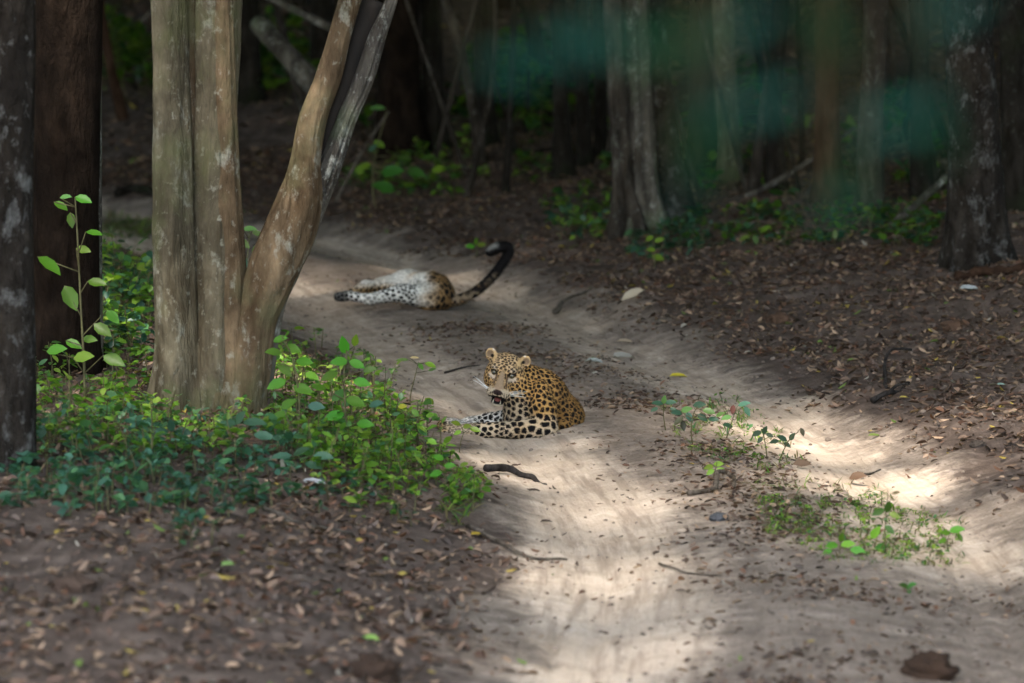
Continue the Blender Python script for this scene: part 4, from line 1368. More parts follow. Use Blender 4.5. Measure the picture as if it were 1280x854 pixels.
# ---- grass blades between the ruts and on the bank edges
gb = Bag()
rg = np.random.default_rng(58)
for poly, n, ln in (([(820, 500), (930, 500), (1010, 575), (960, 600), (850, 560)], 90, (0.025, 0.07)), ([(940, 600), (1080, 605), (1215, 660), (1200, 715), (1050, 705), (950, 670)], 170, (0.02, 0.06)),
                    ([(130, 270), (190, 275), (190, 300), (130, 300)], 60, (0.05, 0.14)), ([(560, 580), (600, 610), (590, 660), (540, 650)], 40, (0.03, 0.08))):
    pp = rand_in(poly, n, rg)
    G = ground(pp[:, 0], pp[:, 1])
    for b in G:
        nb = int(rg.integers(3, 8)); yw = rg.uniform(0, 6.283, nb)
        add_leaves(gb, b + rg.normal(0, 0.012, (nb, 3)) * np.array([1, 1, 0]), yw, rg.uniform(0.2, 1.3, nb), rg.normal(0, 0.2, nb), rg.uniform(ln[0], ln[1], nb),
                   pick(np.concatenate([GREENS * 0.8, BG_DRY, BG_DRY, BG_DRY]), nb, rg), leaf_template(0.22, 0.03, 0.4))
o = link('grass', gb.mesh('grass'), LEAF); o['kind'] = 'stuff'; o['label'] = 'short sparse grass on the strip between the ruts'

# ---- dead leaf litter
BROWNS = np.array([1.12, 1.02, 0.96]) * np.array([(0.09, 0.058, 0.043), (0.13, 0.092, 0.069), (0.055, 0.038, 0.030), (0.17, 0.122, 0.088), (0.10, 0.08, 0.070), (0.068, 0.041, 0.029), (0.25, 0.185, 0.13), (0.12, 0.066, 0.042)])
rl = np.random.default_rng(77)
def litter_template(width=1.0, fold=0.1, droop=0.2):
    V = np.array([(0, 0, 0), (0.3, 0.22 * width, fold - 0.09 * droop), (0.72, 0.20 * width, fold - 0.5 * droop), (1, 0, -droop), (0.72, -0.20 * width, fold - 0.5 * droop), (0.3, -0.22 * width, fold - 0.09 * droop)], float)
    return V, np.array([(0, 3, 2, 1), (0, 5, 4, 3)]), np.zeros((0, 3), int)
def scatter_litter(n, y0, y1, xk, smin_, smax_, prob, seed, flatness=0.28):
    r = np.random.default_rng(seed)
    y = np.sqrt(r.uniform(y0 ** 2, y1 ** 2, n))
    x = r.uniform(-1, 1, n) * (xk * y + 0.8)
    keep = r.uniform(0, 1, n) < prob(x, y, r)
    x, y = x[keep], y[keep]
    z = H(x, y) + r.uniform(0.003, 0.016, len(x))
    P0 = np.stack([x, y, z], 1)
    n = len(x)
    col = pick(BROWNS, n, r, 0.45)
    rare = r.uniform(0, 1, n)
    col[rare < 0.012] = (0.38, 0.28, 0.06); col[(rare > 0.012) & (rare < 0.02)] = (0.13, 0.19, 0.04); col[rare > 0.99] = (0.32, 0.28, 0.23)
    bag = Bag()
    half = n // 2
    for a, b, tp in ((0, half, litter_template(1.1, 0.12, 0.25)), (half, n, litter_template(0.8, -0.10, -0.22))):
        m = b - a
        add_leaves(bag, P0[a:b], r.uniform(0, 6.283, m), r.normal(0, flatness, m), r.normal(0, flatness * 1.3, m), r.uniform(smin_, smax_, m), col[a:b], tp)
    return bag
def p_floor(x, y, r):
    d = np.abs(RD(x, y))
    e = sstep((d - 1.0 + 0.36 * fbm(xyz(x, y) * 1.3, 3, 71)) / 0.45)
    return e * np.clip(0.62 + 0.7 * fbm(xyz(x, y) * 1.2, 3, 72), 0.08, 1)
def p_road(x, y, r):
    d = np.abs(RD(x, y))
    m = sstep((1.15 - d) / 0.1) * (0.10 + 0.55 * np.exp(-(d / 0.34) ** 2) + 0.8 * sstep((17.4 - y) / 1.6) * sstep((RD(x, y) + 0.2) / 0.35) + 0.25 * sstep((d - 0.85) / 0.3))
    return m * np.clip(0.5 + 1.1 * fbm(xyz(x, y) * 1.5, 3, 73), 0.02, 1)
o = link('leaf_litter', scatter_litter(230000, 12.5, 40, 0.15, 0.014, 0.062, p_floor, 81).mesh('leaf_litter'), LITTER)
o['kind'] = 'stuff'; o['label'] = 'brown dead leaf litter covering the forest floor'
o = link('leaf_litter', scatter_litter(40000, 38, 70, 0.15, 0.05, 0.13, p_floor, 82).mesh('leaf_litter'), LITTER)
o['kind'] = 'stuff'; o['label'] = 'dead leaves covering the floor of the far wood'
o = link('track_debris', scatter_litter(75000, 13, 34, 0.14, 0.008, 0.040, p_road, 83, 0.22).mesh('track_debris'), LITTER)
o['kind'] = 'stuff'; o['label'] = 'small bits of dead leaf scattered on the sandy track'

def median_litter(n, seed):
    r = np.random.default_rng(seed)
    y = r.uniform(12.5, 27, n)
    x = np.interp(y, ROADF[:, 1], ROADF[:, 0]) + r.normal(0, 0.25, n) + 0.05
    k = (r.uniform(0, 1, n) < np.clip(0.45 + 1.3 * fbm(xyz(x, y) * 1.9, 3, 74), 0.03, 1)) & (np.abs(RD(x, y)) < 0.62)
    x, y = x[k], y[k]; m = len(x)
    bag = Bag()
    add_leaves(bag, np.stack([x, y, H(x, y) + r.uniform(0.003, 0.012, m)], 1), r.uniform(0, 6.283, m), r.normal(0, 0.3, m), r.normal(0, 0.4, m), r.uniform(0.010, 0.05, m), pick(BROWNS, m, r, 0.45), litter_template(0.9, 0.12, 0.25))
    return bag
o = link('track_debris', median_litter(9000, 84).mesh('track_debris'), LITTER)
o['kind'] = 'stuff'; o['label'] = 'brown leaf fragments along the strip between the ruts'

# ---- clods and crumbs of earth
def blob_mesh(name, r, seed, rough=0.35, flat=0.6, n1=9, n2=14):
    th = np.linspace(0, math.pi, n1)[:, None]; ph = np.linspace(0, 2 * math.pi, n2, endpoint=False)[None]
    P0 = np.stack([np.sin(th) * np.cos(ph), np.sin(th) * np.sin(ph), np.cos(th) + 0 * ph], -1).reshape(-1, 3)
    P0 = P0 * (1 + rough * fbm(P0 * 2.2 + seed, 4, seed))[:, None] * np.array([1, 0.85, flat]) * r
    i = np.arange(n1 - 1)[:, None] * n2; j = np.arange(n2)[None]; k = (j + 1) % n2
    return P0, np.stack([i + j, i + n2 + j, i + n2 + k, i + k], -1).reshape(-1, 4)
crumb = Bag()
rc = np.random.default_rng(91)
yy = np.sqrt(rc.uniform(13 ** 2, 32 ** 2, 5200)); xx = rc.uniform(-1, 1, 5200) * (0.14 * yy + 0.3)
dd = np.abs(RD(xx, yy)); kp = rc.uniform(0, 1, 5200) < np.where(dd < 1.1, 0.35, 0.5)
xx, yy = xx[kp], yy[kp]
bv, bq = blob_mesh('c', 1.0, 3, 0.5, 0.6, 5, 6)
for x, y, z in zip(xx, yy, H(xx, yy)):
    s = rc.uniform(0.004, 0.013) * (1 if rc.uniform() < 0.93 else 1.8)
    an = rc.uniform(0, 6.28); ca, sa = math.cos(an), math.sin(an)
    V = bv @ np.array([[ca, sa, 0], [-sa, ca, 0], [0, 0, 1]]) * s + np.array([x, y, z + s * 0.2])
    crumb.add(V, bq)
cm = M('earth_crumb'); cm.color(cm.ramp(cm.noise(cm.pos((1, 1, 1)), 3.0, 3), [(0.3, (0.10, 0.075, 0.06)), (0.7, (0.26, 0.20, 0.155))]))
o = link('earth_crumbs', crumb.mesh('earth_crumbs'), cm.m); o['kind'] = 'stuff'; o['label'] = 'small crumbs of earth lying about the track'

# ---- things one can pick out on the ground
def clod(name, label, cat, px, py, w_px, color, seed, flat=0.55):
    b = g1(px, py)
    r = 0.5 * w_px * b[1] / FPX
    V, Q = blob_mesh(name, r, seed, 0.5, flat, 26, 40)
    V = V * (1 + 0.34 * fbm(V / r * 5.0, 4, seed + 9, 0.7))[:, None]
    m = M(name + '_surface')
    m.color(m.ramp(m.noise(m.pos((1, 1, 1)), 9 / (r * 10), 4), [(0.3, tuple(c * 0.55 for c in color)), (0.7, color)]))
    m.bump(m.noise(m.pos((1, 1, 1)), 40, 4), 0.8, 0.01)
    o = link(name, mk_mesh(name, V, Q), m.m, None, (b[0], b[1], b[2] + r * flat * 0.35))
    return tag(o, label, cat)
clod('earth_clod', 'reddish brown clod of earth near the lower right corner', 'clod', 1162, 846, 62, (0.042, 0.022, 0.012), 1, 0.7)
clod('earth_clod', 'brown clod of earth at the bottom edge left of the track', 'clod', 470, 848, 60, (0.040, 0.022, 0.013), 2, 0.75)
clod('earth_clod', 'dark brown lump in the leaf litter at lower left', 'clod', 92, 738, 52, (0.08, 0.05, 0.035), 3)
clod('stone', 'small blue grey stone on the median between the ruts', 'stone', 898, 650, 24, (0.075, 0.075, 0.08), 4)
clod('earth_clod', 'dark clod where the right rut meets the bank', 'clod', 1222, 558, 20, (0.06, 0.045, 0.035), 5)
clod('earth_clod', 'brown lump on the right bank below the burly trunk', 'clod', 1195, 412, 34, (0.09, 0.05, 0.03), 6)
clod('earth_clod', 'brown lump on the bank right of the big pale leaf', 'clod', 975, 404, 32, (0.09, 0.05, 0.03), 7)
clod('earth_clod', 'small dark clod in front of the left rut at bottom', 'clod', 930, 845, 14, (0.07, 0.05, 0.04), 8)

def stick(label, pts, w0, w1, mat=TWIG, name='twig', cat='twig', lift=0.006, side=None):
    """pts: photo pixels on the ground with an optional height above it in metres"""
    W = []
    for q in pts:
        b = g1(q[0], q[1])
        if len(q) > 2:
            b = b + np.array([0, 0, q[2]])
        W.append(b)
    W = np.array(W); c = W[0].copy()
    Y = W[:, 1].mean()
    r0, r1 = 0.5 * w0 * Y / FPX, 0.5 * w1 * Y / FPX
    P0 = resample(W, 18)
    P0 = P0 + np.stack([fbm(P0 * 6 + 3, 2, 5), fbm(P0 * 6 + 9, 2, 6), fbm(P0 * 6, 2, 7)], 1) * r0 * 1.6
    P0[:, 2] += r0 * 0.6 + lift
    V, Q, T = tube(P0 - c, np.linspace(r0, r1, 18) * (1 + 0.25 * fbm(P0 * 25, 2, 9)), 8)
    if side is None:
        o = link(name, mk_mesh(name, V, Q, T), mat, None, tuple(c))
    else:
        o = thing(name, label, cat, tuple(c))
        link('stalk', mk_mesh('stalk', V, Q, T), mat, o)
        for (t, dx, dy, dz) in side:
            s = P0[int(t * 17)] - c
            pp = resample([s, s + np.array([dx, dy, dz]) * 0.5 + [0, 0, 0.02], s + np.array([dx, dy, dz])], 7)
            link('side_twig', mk_mesh('side_twig', *tube(pp, np.linspace(r0 * 0.6, r1 * 0.4, 7), 6)[:3]), mat, o)
    return tag(o, label, cat)
stick('short blackish stick lying on the bright sand before the leopard', [(608, 590), (640, 594), (665, 600), (686, 607)], 10, 5, DARKTWIG)
stick('long thin dead branch lying from the left bank onto the track', [(583, 660), (620, 680), (660, 699), (708, 704)], 7, 3, TWIG)
stick('thin straight twig across the sand left of the clover patch', [(824, 708), (860, 718), (902, 724)], 4, 2, TWIG)
stick('pale crooked root arching out of the median', [(862, 622), (892, 614, 0.0), (897, 607, 0.05), (912, 606, 0.05), (918, 612)], 7, 5, TWIG, 'root', 'root')
stick('curved dark vine looping up from the right bank', [(1108, 488), (1104, 470, 0.05), (1112, 470, 0.13), (1140, 468, 0.12)], 5, 3, DARKTWIG, 'vine', 'vine')
stick('dark forked stick lying on the right bank beside the vine', [(1090, 505), (1115, 494), (1138, 482)], 8, 4, DARKTWIG, side=[(0.4, 0.12, 0.1, 0.03)])
stick('reddish dead bough lying at the foot of the burly trunk', [(1195, 352), (1230, 346), (1282, 344)], 14, 10, BARK['red'], 'dead_bough', 'bough')
stick('pale thin stick on the bank above the track right of the tail', [(694, 394), (710, 380), (735, 366)], 7, 3, TWIG)
stick('dark stick drawn for a thin crack in the sand behind the leopard head', [(555, 468), (580, 462), (600, 459)], 3, 1.5, DARKTWIG)  # stands for a crack line in the sand
stick('thin twig on the median among the green sprigs', [(1068, 598), (1090, 592), (1100, 588)], 4, 2, TWIG)
stick('fallen stick half buried in litter at the lower left', [(330, 640), (390, 662), (440, 668)], 6, 3, TWIG)
stick('dark rotten log lying across the gap far left', [(146, 247), (165, 241), (196, 246)], 14, 10, BARK['dark'], 'fallen_log', 'log')
stick('dark log lying before the green clearing', [(634, 192), (662, 194), (690, 193)], 8, 6, BARK['dark'], 'fallen_log', 'log')
def pole(label, p0, p1, w0, w1, mat, Y, name='leaning_pole', cat='pole', bend=0.0):
    a, b = at(*p0, Y), at(*p1, Y + 0.6)
    m_ = 0.5 * (a + b) + np.array([0, 0, bend])
    P0 = resample([a, m_, b], 20)
    V, Q, T = tube(P0 - a, np.linspace(0.5 * w0 * Y / FPX, 0.5 * w1 * Y / FPX, 20) * (1 + 0.15 * fbm(P0 * 8, 2, 4)), 10)
    return tag(link(name, mk_mesh(name, V, Q, T), mat, None, tuple(a)), label, cat)
Yp = g1(905, 255)[1]
pole('thin grey pole leaning up to the right across the right wood', (900, 262), (1068, 160), 9, 6, BARK['grey'], Yp, bend=-0.05)
pole('short pale broken pole leaning against the burly trunk', (1112, 285), (1192, 214), 11, 8, BARK['grey'], g1(1112, 285)[1])
pole('pale grey dead trunk leaning left in the dim gap', (402, 116), (322, 28), 30, 24, BARK['grey'], 36.0, 'leaning_log', 'log')
pole('thin pale branch slanting above the leaning dead trunk', (412, 34), (326, -8), 11, 9, BARK['grey'], 35.0, 'dead_branch', 'branch')
pole('thin bent twig slanting up beside the leaning split stem', (420, 252), (486, 140), 5, 3, TWIG, g1(440, 260)[1], 'dead_twig', 'twig', 0.05)

def fallen(label, px, py, w_px, color, yaw, width=1.0, lift=0.012, pitch=0.12, roll=0.25):
    b = g1(px, py)
    s = w_px * b[1] / FPX
    me = leaf_unit_mesh('fallen_leaf', np.array(color), width, 0.10, 0.18)
    o = link('fallen_leaf', me, LITTER, None, (b[0] - math.cos(yaw) * s / 2, b[1] - math.sin(yaw) * s / 2, b[2] + lift))
    o.scale = (s, s, s)
    o.rotation_euler = (roll, -pitch, yaw)
    return tag(o, label, 'leaf')
fallen('large pale curled leaf on the bank above the track', 793, 381, 38, (0.42, 0.35, 0.26), 0.5, 0.6, 0.03, 0.45, 0.75)
fallen('flat pale leaf on the track right of the leopard head', 780, 451, 34, (0.38, 0.35, 0.30), 0.5, 1.1, 0.02)
fallen('bright yellow fallen leaf on the track', 848, 474, 24, (0.50, 0.40, 0.03), 0.1, 0.9, 0.015)
fallen('tan leaf lying above the flat pale leaf', 781, 430, 22, (0.35, 0.27, 0.19), -0.2)
fallen('dull greyish leaf left of the flat pale leaf', 742, 455, 26, (0.30, 0.31, 0.28), -0.4)
fallen('dull green leaf lying on the right rut', 1093, 548, 17, (0.11, 0.15, 0.03), 0.1)
fallen('dark brown curled leaf standing on the median', 1072, 607, 24, (0.10, 0.055, 0.03), -0.5, 1.2, 0.03, 0.3, 0.7)
fallen('brown curled leaf among the median sprigs', 1003, 586, 26, (0.13, 0.08, 0.05), 0.2, 0.9, 0.02, 0.1, 0.7)
fallen('small brown leaf on the sand below the twig', 852, 731, 14, (0.14, 0.07, 0.035), 0.8, 1.2, 0.02, 0.2, 0.6)
fallen('light green leaf lying in the litter at lower left', 286, 713, 22, (0.22, 0.36, 0.10), 0.6, 1.0, 0.02)
fallen('light green leaf near the bottom edge at left', 463, 806, 26, (0.22, 0.36, 0.08), -0.6, 1.0, 0.02)
fallen('pale leaf lying on the left track by the blackish stick', 668, 520, 10, (0.4, 0.36, 0.3), 0.3)
fallen('yellow leaf at the edge of the left bank', 596, 672, 18, (0.36, 0.25, 0.03), 0.4)
fallen('dark leaf on the sand just below the blackish stick', 668, 617, 16, (0.06, 0.04, 0.03), 0.1)
fallen('dark leaf on the sand above the long thin branch', 683, 656, 17, (0.06, 0.04, 0.03), 0.2)
fallen('whitish leaf on the right bank below the dead bough', 1212, 364, 28, (0.45, 0.47, 0.47), 0.1)
fallen('yellow leaf on the right bank edge', 1130, 500, 12, (0.42, 0.32, 0.08), 0.1)
fallen('pale teal leaf on the far side of the right bank', 1252, 484, 14, (0.25, 0.36, 0.32), 0.5)
fallen('greyish leaf in the litter below the left seedlings', 392, 608, 34, (0.32, 0.33, 0.34), 0.1)

# ---- single plants whose leaves can be picked out
def plant(label, name, base, stem, leaves, col, stem_w=3.0, cat='plant', Y=None, width=1.0):
    """base pixel on the ground, stem pixels going up, leaves: (px, py, length px, angle in the picture deg, towards camera tilt, colour or None)"""
    b = g1(*base)
    Y = b[1] if Y is None else Y
    root = thing(name, label, cat, tuple(b))
    W = np.array([b] + [at(px, py, Y) for px, py in stem])
    P0 = resample(W, 16) - b
    P0[0, 2] -= 0.02
    r0 = 0.5 * stem_w * Y / FPX
    link('stem', mk_mesh('stem', *tube(P0, np.linspace(r0, r0 * 0.5, 16), 6)[:3]), STEM, root)
    cache = {}
    rr = np.random.default_rng(int(base[0] * 7 + base[1]))
    for q in leaves:
        px, py, ln, ang, tilt = q[:5]
        c = tuple(q[5]) if len(q) > 5 and q[5] is not None else tuple(col)
        if c not in cache:
            cache[c] = leaf_unit_mesh('leaf', np.array(c), width)
            cache[c].materials.append(LEAF_ONE)
        tip = at(px, py, Y + rr.uniform(-0.05, 0.05)) - b          # middle of the leaf
        s = 0.82 * ln * Y / FPX
        a_ = math.radians(ang)
        X = Vector((math.cos(a_), -math.sin(math.radians(tilt)) * 0.6, math.sin(a_))).normalized()
        up = Vector((0, -math.sin(math.radians(tilt)), math.cos(math.radians(tilt))))
        Zv = (up - X * up.dot(X)).normalized()
        Yv = Zv.cross(X)
        o = link('leaf', cache[c], None, root)
        mat4 = Matrix((X, Yv, Zv)).transposed().to_4x4()
        start = Vector(tip) - X * s * 0.5
        o.matrix_local = Matrix.Translation(start) @ mat4 @ Matrix.Diagonal((s, s, s, 1))
        # leaf stalk from the nearest point of the stem
        k = int(np.argmin(np.linalg.norm(P0 - np.array(start), axis=1)))
        k = max(0, k - 1)
        link('leaf_stalk', mk_mesh('leaf_stalk', *tube(np.array([P0[k], np.array(start)]), [r0 * 0.5, r0 * 0.35], 4)[:3]), STEM, root)
    return root
BG = (0.085, 0.22, 0.018); DG = (0.05, 0.13, 0.02); YG = (0.16, 0.27, 0.025); PG = (0.13, 0.24, 0.07); TG = (0.05, 0.12, 0.08)
plant('tall bright green sapling in front of the thick dark trunk', 'sapling', (106, 506), [(105, 450), (103, 420), (99, 340), (96, 280), (94, 250)],
      [(82, 246, 20, 10, 40, PG), (104, 249, 30, -12, 50), (76, 257, 26, -25, 40), (89, 275, 26, -80, 70), (118, 291, 28, -4, 30), (104, 312, 26, -8, 60, YG), (62, 331, 46, -32, 25),
       (88, 372, 46, -60, 70), (121, 353, 32, -4, 50), (141, 396, 30, -40, 60), (128, 412, 36, -30, 60), (70, 437, 36, 15, 55), (112, 424, 26, 0, 60), (92, 430, 30, -20, 50), (142, 450, 40, -18, 60), (104, 446, 36, 12, 60, YG)], BG, 3.5)
plant('pale leaved sapling seen between the fluted and leaning stems', 'sapling', (303, 440), [(304, 400), (308, 340), (312, 288)],
      [(312, 286, 24, 5, 40, PG), (322, 292, 20, -20, 50), (304, 304, 26, -30, 60), (320, 312, 22, 60, 60), (303, 326, 26, -50, 60, TG), (300, 346, 24, 70, 50), (316, 336, 22, 20, 50), (306, 366, 28, -20, 60, TG), (316, 386, 24, 10, 50), (300, 392, 24, -60, 60)], PG, 2.5, Y=g1(303, 440)[1])
plant('bushy bright sapling just right of the leaning stem foot', 'sapling', (372, 552), [(374, 500), (366, 450), (352, 420)],
      [(350, 424, 26, 20, 50), (366, 436, 30, -15, 60), (342, 440, 28, 170, 50), (380, 452, 30, 0, 60), (356, 462, 30, -40, 60), (390, 470, 26, -20, 50, YG), (346, 480, 34, 200, 60), (378, 486, 34, -10, 60), (360, 505, 30, 30, 60), (395, 508, 30, 0, 60, TG), (350, 520, 30, 190, 60)], BG, 3)
plant('tall sapling with round bright leaves at the bank corner', 'sapling', (432, 560), [(432, 520), (430, 470), (434, 432)],
      [(430, 432, 32, 100, 75), (444, 426, 22, 80, 70, YG), (424, 452, 30, 180, 60), (446, 455, 28, -20, 60), (412, 470, 30, 200, 55), (452, 478, 30, -10, 60), (424, 494, 30, 210, 60, DG), (444, 502, 34, -15, 55), (418, 520, 34, 190, 60), (456, 530, 30, 0, 60), (398, 484, 26, 160, 50), (470, 505, 26, 20, 50, TG), (462, 462, 24, 15, 50, PG)], BG, 3)
plant('slim sprig with a pale dry leaf at its top', 'sprig', (512, 506), [(514, 490), (519, 470), (523, 452)],
      [(518, 447, 15, 5, 25, (0.50, 0.38, 0.22)), (503, 450, 22, 175, 20, PG), (526, 458, 14, -50, 60), (538, 456, 20, -15, 40, YG), (540, 462, 14, 20, 40, PG)], BG, 2)
plant('low sprig with yellow green leaves beside the leopard paws', 'sprig', (504, 560), [(506, 540), (512, 520)],
      [(503, 508, 16, 10, 60, (0.34, 0.32, 0.03)), (519, 516, 17, -40, 70), (538, 519, 17, 15, 60), (500, 530, 22, 200, 60), (524, 534, 24, -10, 50), (510, 548, 24, 20, 60), (492, 545, 24, 160, 50)], BG, 2.5)
plant('small sprig rising in front of the leopard paws', 'sprig', (574, 566), [(576, 552), (580, 540)],
      [(570, 529, 17, 160, 55, YG), (584, 533, 16, 10, 60), (594, 537, 19, -10, 50, YG), (572, 541, 14, 200, 60)], YG, 1.5)
plant('sprig at the bank edge left of the bright sand', 'sprig', (556, 612), [(556, 596), (552, 580)],
      [(540, 552, 18, -20, 60, YG), (548, 572, 20, 160, 60), (562, 582, 20, 10, 60), (545, 592, 22, 190, 60), (566, 600, 20, -20, 60), (574, 630, 24, -70, 50), (580, 650, 20, -60, 60)], BG, 2)
plant('yellow green sapling on the bank beyond the leaning stem', 'sapling', (470, 262), [(466, 240), (468, 200), (476, 165), (484, 140)],
      [(472, 135, 26, 175, 30, PG), (474, 180, 20, -25, 60, YG), (505, 198, 26, -5, 50), (535, 197, 26, 5, 40), (456, 208, 22, 200, 60, YG), (490, 214, 40, 10, 60), (520, 216, 34, -10, 60), (480, 234, 40, 160, 60), (466, 185, 18, 40, 50, TG), (548, 212, 26, 10, 50, YG)], DG, 2.5)
plant('blue green seedling on the median nearest the leopard', 'seedling', (832, 538), [(830, 525), (829, 510)],
      [(822, 504, 20, 170, 40, TG), (838, 503, 20, 10, 40, TG), (830, 500, 16, 80, 60, PG), (818, 512, 14, 200, 50), (842, 512, 14, -20, 50, TG)], TG, 1.8)
plant('dense leafy seedling on the median with wilted lower leaves', 'seedling', (866, 556), [(864, 540), (866, 520), (872, 508)],
      [(846, 516, 20, 170, 50, TG), (858, 512, 20, 20, 60, PG), (874, 506, 22, 10, 60, TG), (886, 514, 22, -10, 50, PG), (848, 526, 20, 220, 40, (0.06, 0.06, 0.03)), (862, 522, 20, -60, 60, TG), (878, 522, 20, -30, 60), (892, 524, 18, 0, 50, TG), (854, 532, 18, -80, 50, (0.07, 0.07, 0.03)), (900, 518, 16, 30, 50, PG)], TG, 1.8)
plant('seedling with a reddish drooping leaf behind the wilted one', 'seedling', (908, 548), [(914, 530), (920, 512)],
      [(930, 505, 22, 20, 40, TG), (934, 514, 18, -60, 50, TG), (916, 512, 16, -100, 60, (0.16, 0.06, 0.03)), (908, 522, 18, 190, 50, PG), (910, 532, 18, 160, 50)], TG, 1.6)
plant('upright dark leaved sprig on the sunny median', 'sprig', (959, 574), [(957, 558), (954, 540)],
      [(946, 542, 18, 200, 60), (956, 538, 16, 70, 60), (962, 544, 14, -20, 60), (950, 550, 14, 230, 60)], (0.05, 0.09, 0.05), 1.8)
plant('bent dark sprig with a drooping leaf on the sunny median', 'sprig', (974, 576), [(980, 562), (988, 548), (998, 540)],
      [(978, 548, 20, 150, 50), (990, 546, 16, 60, 60), (968, 552, 16, 190, 50), (1003, 540, 14, -70, 50, (0.08, 0.07, 0.04)), (984, 556, 14, -30, 60)], (0.05, 0.09, 0.06), 1.8)
plant('bright green seedling right of the median sprigs', 'seedling', (892, 596), [(894, 588), (896, 578)],
      [(886, 584, 18, 190, 60), (898, 580, 18, 10, 60), (902, 588, 18, -20, 60), (888, 590, 16, 210, 60)], YG, 1.5)
plant('tall dark stemmed seedling with broad leaves in the clover patch', 'seedling', (1108, 690), [(1106, 670), (1108, 640), (1110, 612)],
      [(1098, 640, 24, 200, 60), (1110, 634, 22, 80, 60), (1118, 644, 20, -20, 60, YG), (1094, 666, 26, 60, 60, YG), (1112, 662, 20, -40, 60), (1120, 616, 14, 20, 40, (0.10, 0.07, 0.04)), (1102, 684, 24, 180, 60)], DG, 1.8)
plant('green sprig with curling leaf at the right end of the clover patch', 'sprig', (1186, 690), [(1184, 678), (1188, 666)],
      [(1196, 662, 26, 15, 50), (1182, 666, 18, 170, 60), (1200, 672, 16, -60, 60), (1178, 676, 16, 200, 60)], BG, 1.8)
plant('low bright seedling at the near edge of the clover patch', 'seedling', (1050, 692), [(1050, 684), (1052, 676)],
      [(1040, 682, 22, 180, 60), (1060, 680, 24, 10, 60, YG), (1052, 672, 18, 80, 60), (1072, 688, 26, -5, 60), (1034, 690, 18, 200, 60)], BG, 1.8)
plant('lone small green leafed seedling low on the dark median', 'seedling', (1136, 740), [(1136, 735), (1135, 730)],
      [(1130, 732, 18, 160, 60), (1140, 731, 16, 20, 60), (1136, 738, 14, -80, 60)], DG, 1.8)
plant('small bright plant on the bank above the rolling leopard tail', 'seedling', (596, 322), [(596, 314), (595, 308)],
      [(588, 308, 16, 170, 60), (602, 306, 16, 10, 60, YG), (595, 302, 14, 80, 60)], BG, 2)
plant('yellow green seedling at the foot of the fluted double tree', 'seedling', (818, 334), [(818, 322), (816, 302)],
      [(812, 298, 16, 200, 60), (824, 300, 18, 20, 60), (814, 312, 16, 170, 60), (822, 322, 22, -10, 60)], YG, 2)
plant('broad leaved seedling left of the leaning split stem foot', 'seedling', (212, 560), [(214, 548), (216, 540)],
      [(200, 540, 30, 180, 50), (228, 540, 32, 0, 50), (214, 532, 24, 90, 60), (196, 552, 30, 200, 50), (232, 554, 28, -20, 50)], TG, 2)
plant('low grey green seedling before the leaning split stem', 'seedling', (300, 560), [(300, 550), (302, 540)],
      [(284, 530, 36, 180, 30), (318, 528, 40, 5, 30), (268, 544, 30, 190, 40), (330, 545, 36, -5, 40), (300, 522, 28, 60, 50), (352, 548, 34, 5, 30)], (0.06, 0.13, 0.075), 2)
plant('grey green seedling in the litter left of the bright sapling', 'seedling', (380, 590), [(380, 580), (382, 570)],
      [(352, 570, 34, 180, 30), (376, 564, 30, 30, 40), (404, 570, 34, 0, 40), (392, 582, 30, -10, 40), (366, 584, 30, 190, 40)], (0.06, 0.13, 0.075), 2)

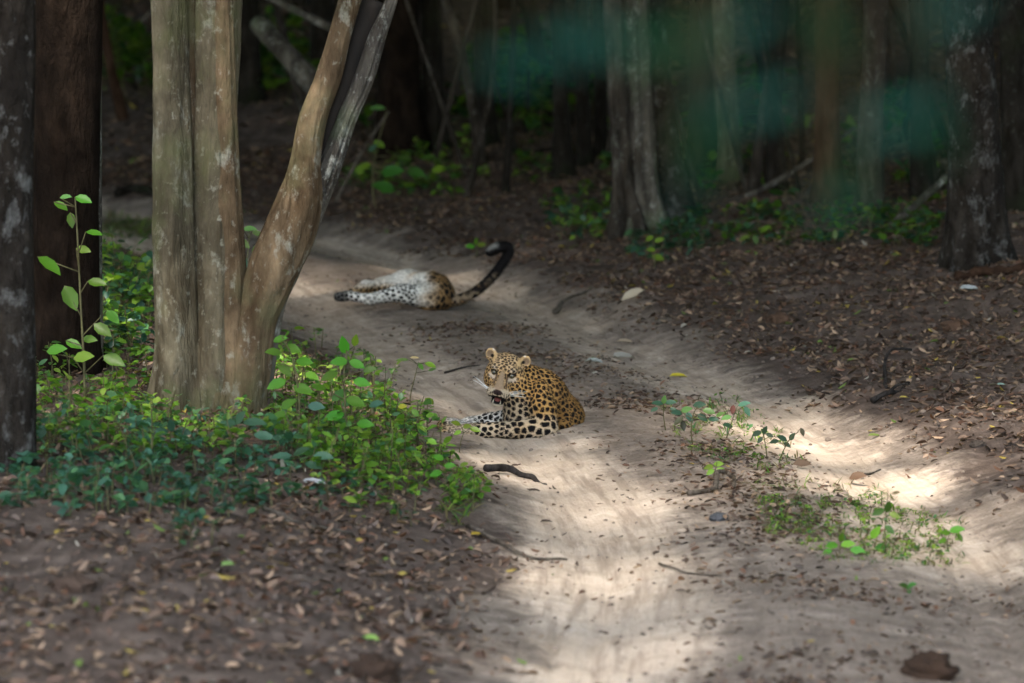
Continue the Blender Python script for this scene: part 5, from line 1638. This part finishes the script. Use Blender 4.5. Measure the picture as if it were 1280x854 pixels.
# ---- green twig of the tree beside the camera, hanging into the view (far out of focus)
def near_spray():
    Yb = 3.0
    b = at(960, -380, Yb)
    root = thing('leafy_branch', 'soft blurred green leaves hanging into the top right of the view', 'branch', tuple(b))
    me = leaf_unit_mesh('leaf', np.array((0.007, 0.036, 0.028)), 0.85); me.materials.append(NEAR)
    me2 = leaf_unit_mesh('leaf', np.array((0.005, 0.028, 0.012)), 0.85); me2.materials.append(NEAR)
    def tw(pts, r0, r1):
        P0 = resample([at(px, py, y) - b for px, py, y in pts], 14)
        link('twig', mk_mesh('twig', *tube(P0, np.linspace(r0, r1, 14), 6)[:3]), STEM, root)
    tw([(960, -380, 3.0), (1100, -200, 2.9), (1200, -120, 2.85)], 0.004, 0.002)
    tw([(960, -380, 3.0), (800, -190, 2.9), (700, -130, 2.9)], 0.004, 0.002)
    #       px   py  len  wid  ang   Y   kind
    for (px, py, ln, wd, ang, y, kd) in NEAR_LEAVES:
        c = at(px, py, y) - b
        s = ln * y / FPX
        a_ = math.radians(ang)
        X = Vector((math.cos(a_), 0.25, math.sin(a_))).normalized()
        Zv = Vector((0.1, -1, 0.45)); Zv = (Zv - X * Zv.dot(X)).normalized(); Yv = Zv.cross(X)
        o = link('leaf', me if kd == 0 else me2, None, root)
        start = Vector(c) - X * s * 0.5
        o.matrix_local = Matrix.Translation(start) @ Matrix((X, Yv, Zv)).transposed().to_4x4() @ Matrix.Diagonal((s, s * wd, s, 1))
        sp_ = np.array([np.array(start), np.array(start) + np.array([0.0, 0.01, 0.06]), at(px * 0.6 + 380, -150, y) - b])
        link('leaf_stalk', mk_mesh('leaf_stalk', *tube(resample(sp_, 6), 0.0006, 4)[:3]), STEM, root)
    # unseen leaf cards added to block sky light above the leaves
    rn = np.random.default_rng(4)
    q = rn.uniform(-1, 1, (420, 3)) * np.array([1.5, 1.3, 0.35]) + np.array([0.25, 2.5, 3.15])
    V, Q = leaf_cards(q, 0.24, 0.4, 7)
    link('blocker_foliage', mk_mesh('blocker_foliage', V - b, Q, smooth=False), CANOPY, root)
    return root
NEAR = leaf_material('near_leaf', (1, 1, 1), 0.9, 0.0, spec=0.02)
NEAR_LEAVES = [(640, 85, 95, 0.7, -10, 3.0, 0), (700, 62, 100, 0.6, -15, 3.0, 0), (760, 48, 120, 0.7, -20, 2.8, 0), (835, 52, 130, 0.7, 15, 2.7, 1),
               (878, 185, 110, 0.9, -75, 2.8, 1), (890, 130, 90, 0.7, -60, 2.9, 0), (960, 125, 120, 0.55, 15, 2.7, 0), (930, 30, 110, 0.6, 40, 2.8, 0),
               (1035, 40, 120, 0.7, -60, 2.8, 1), (1062, 225, 90, 0.6, 80, 3.0, 1), (1120, 150, 130, 0.45, 10, 2.6, 0), (1165, 120, 80, 0.6, -50, 2.9, 0),
               (1190, 12, 120, 0.6, 30, 2.8, 0), (1050, 258, 80, 0.6, -10, 3.0, 0), (860, 242, 60, 0.6, -60, 3.1, 0), (1180, 180, 70, 0.8, -80, 3.0, 1)]
root_spray = near_spray()
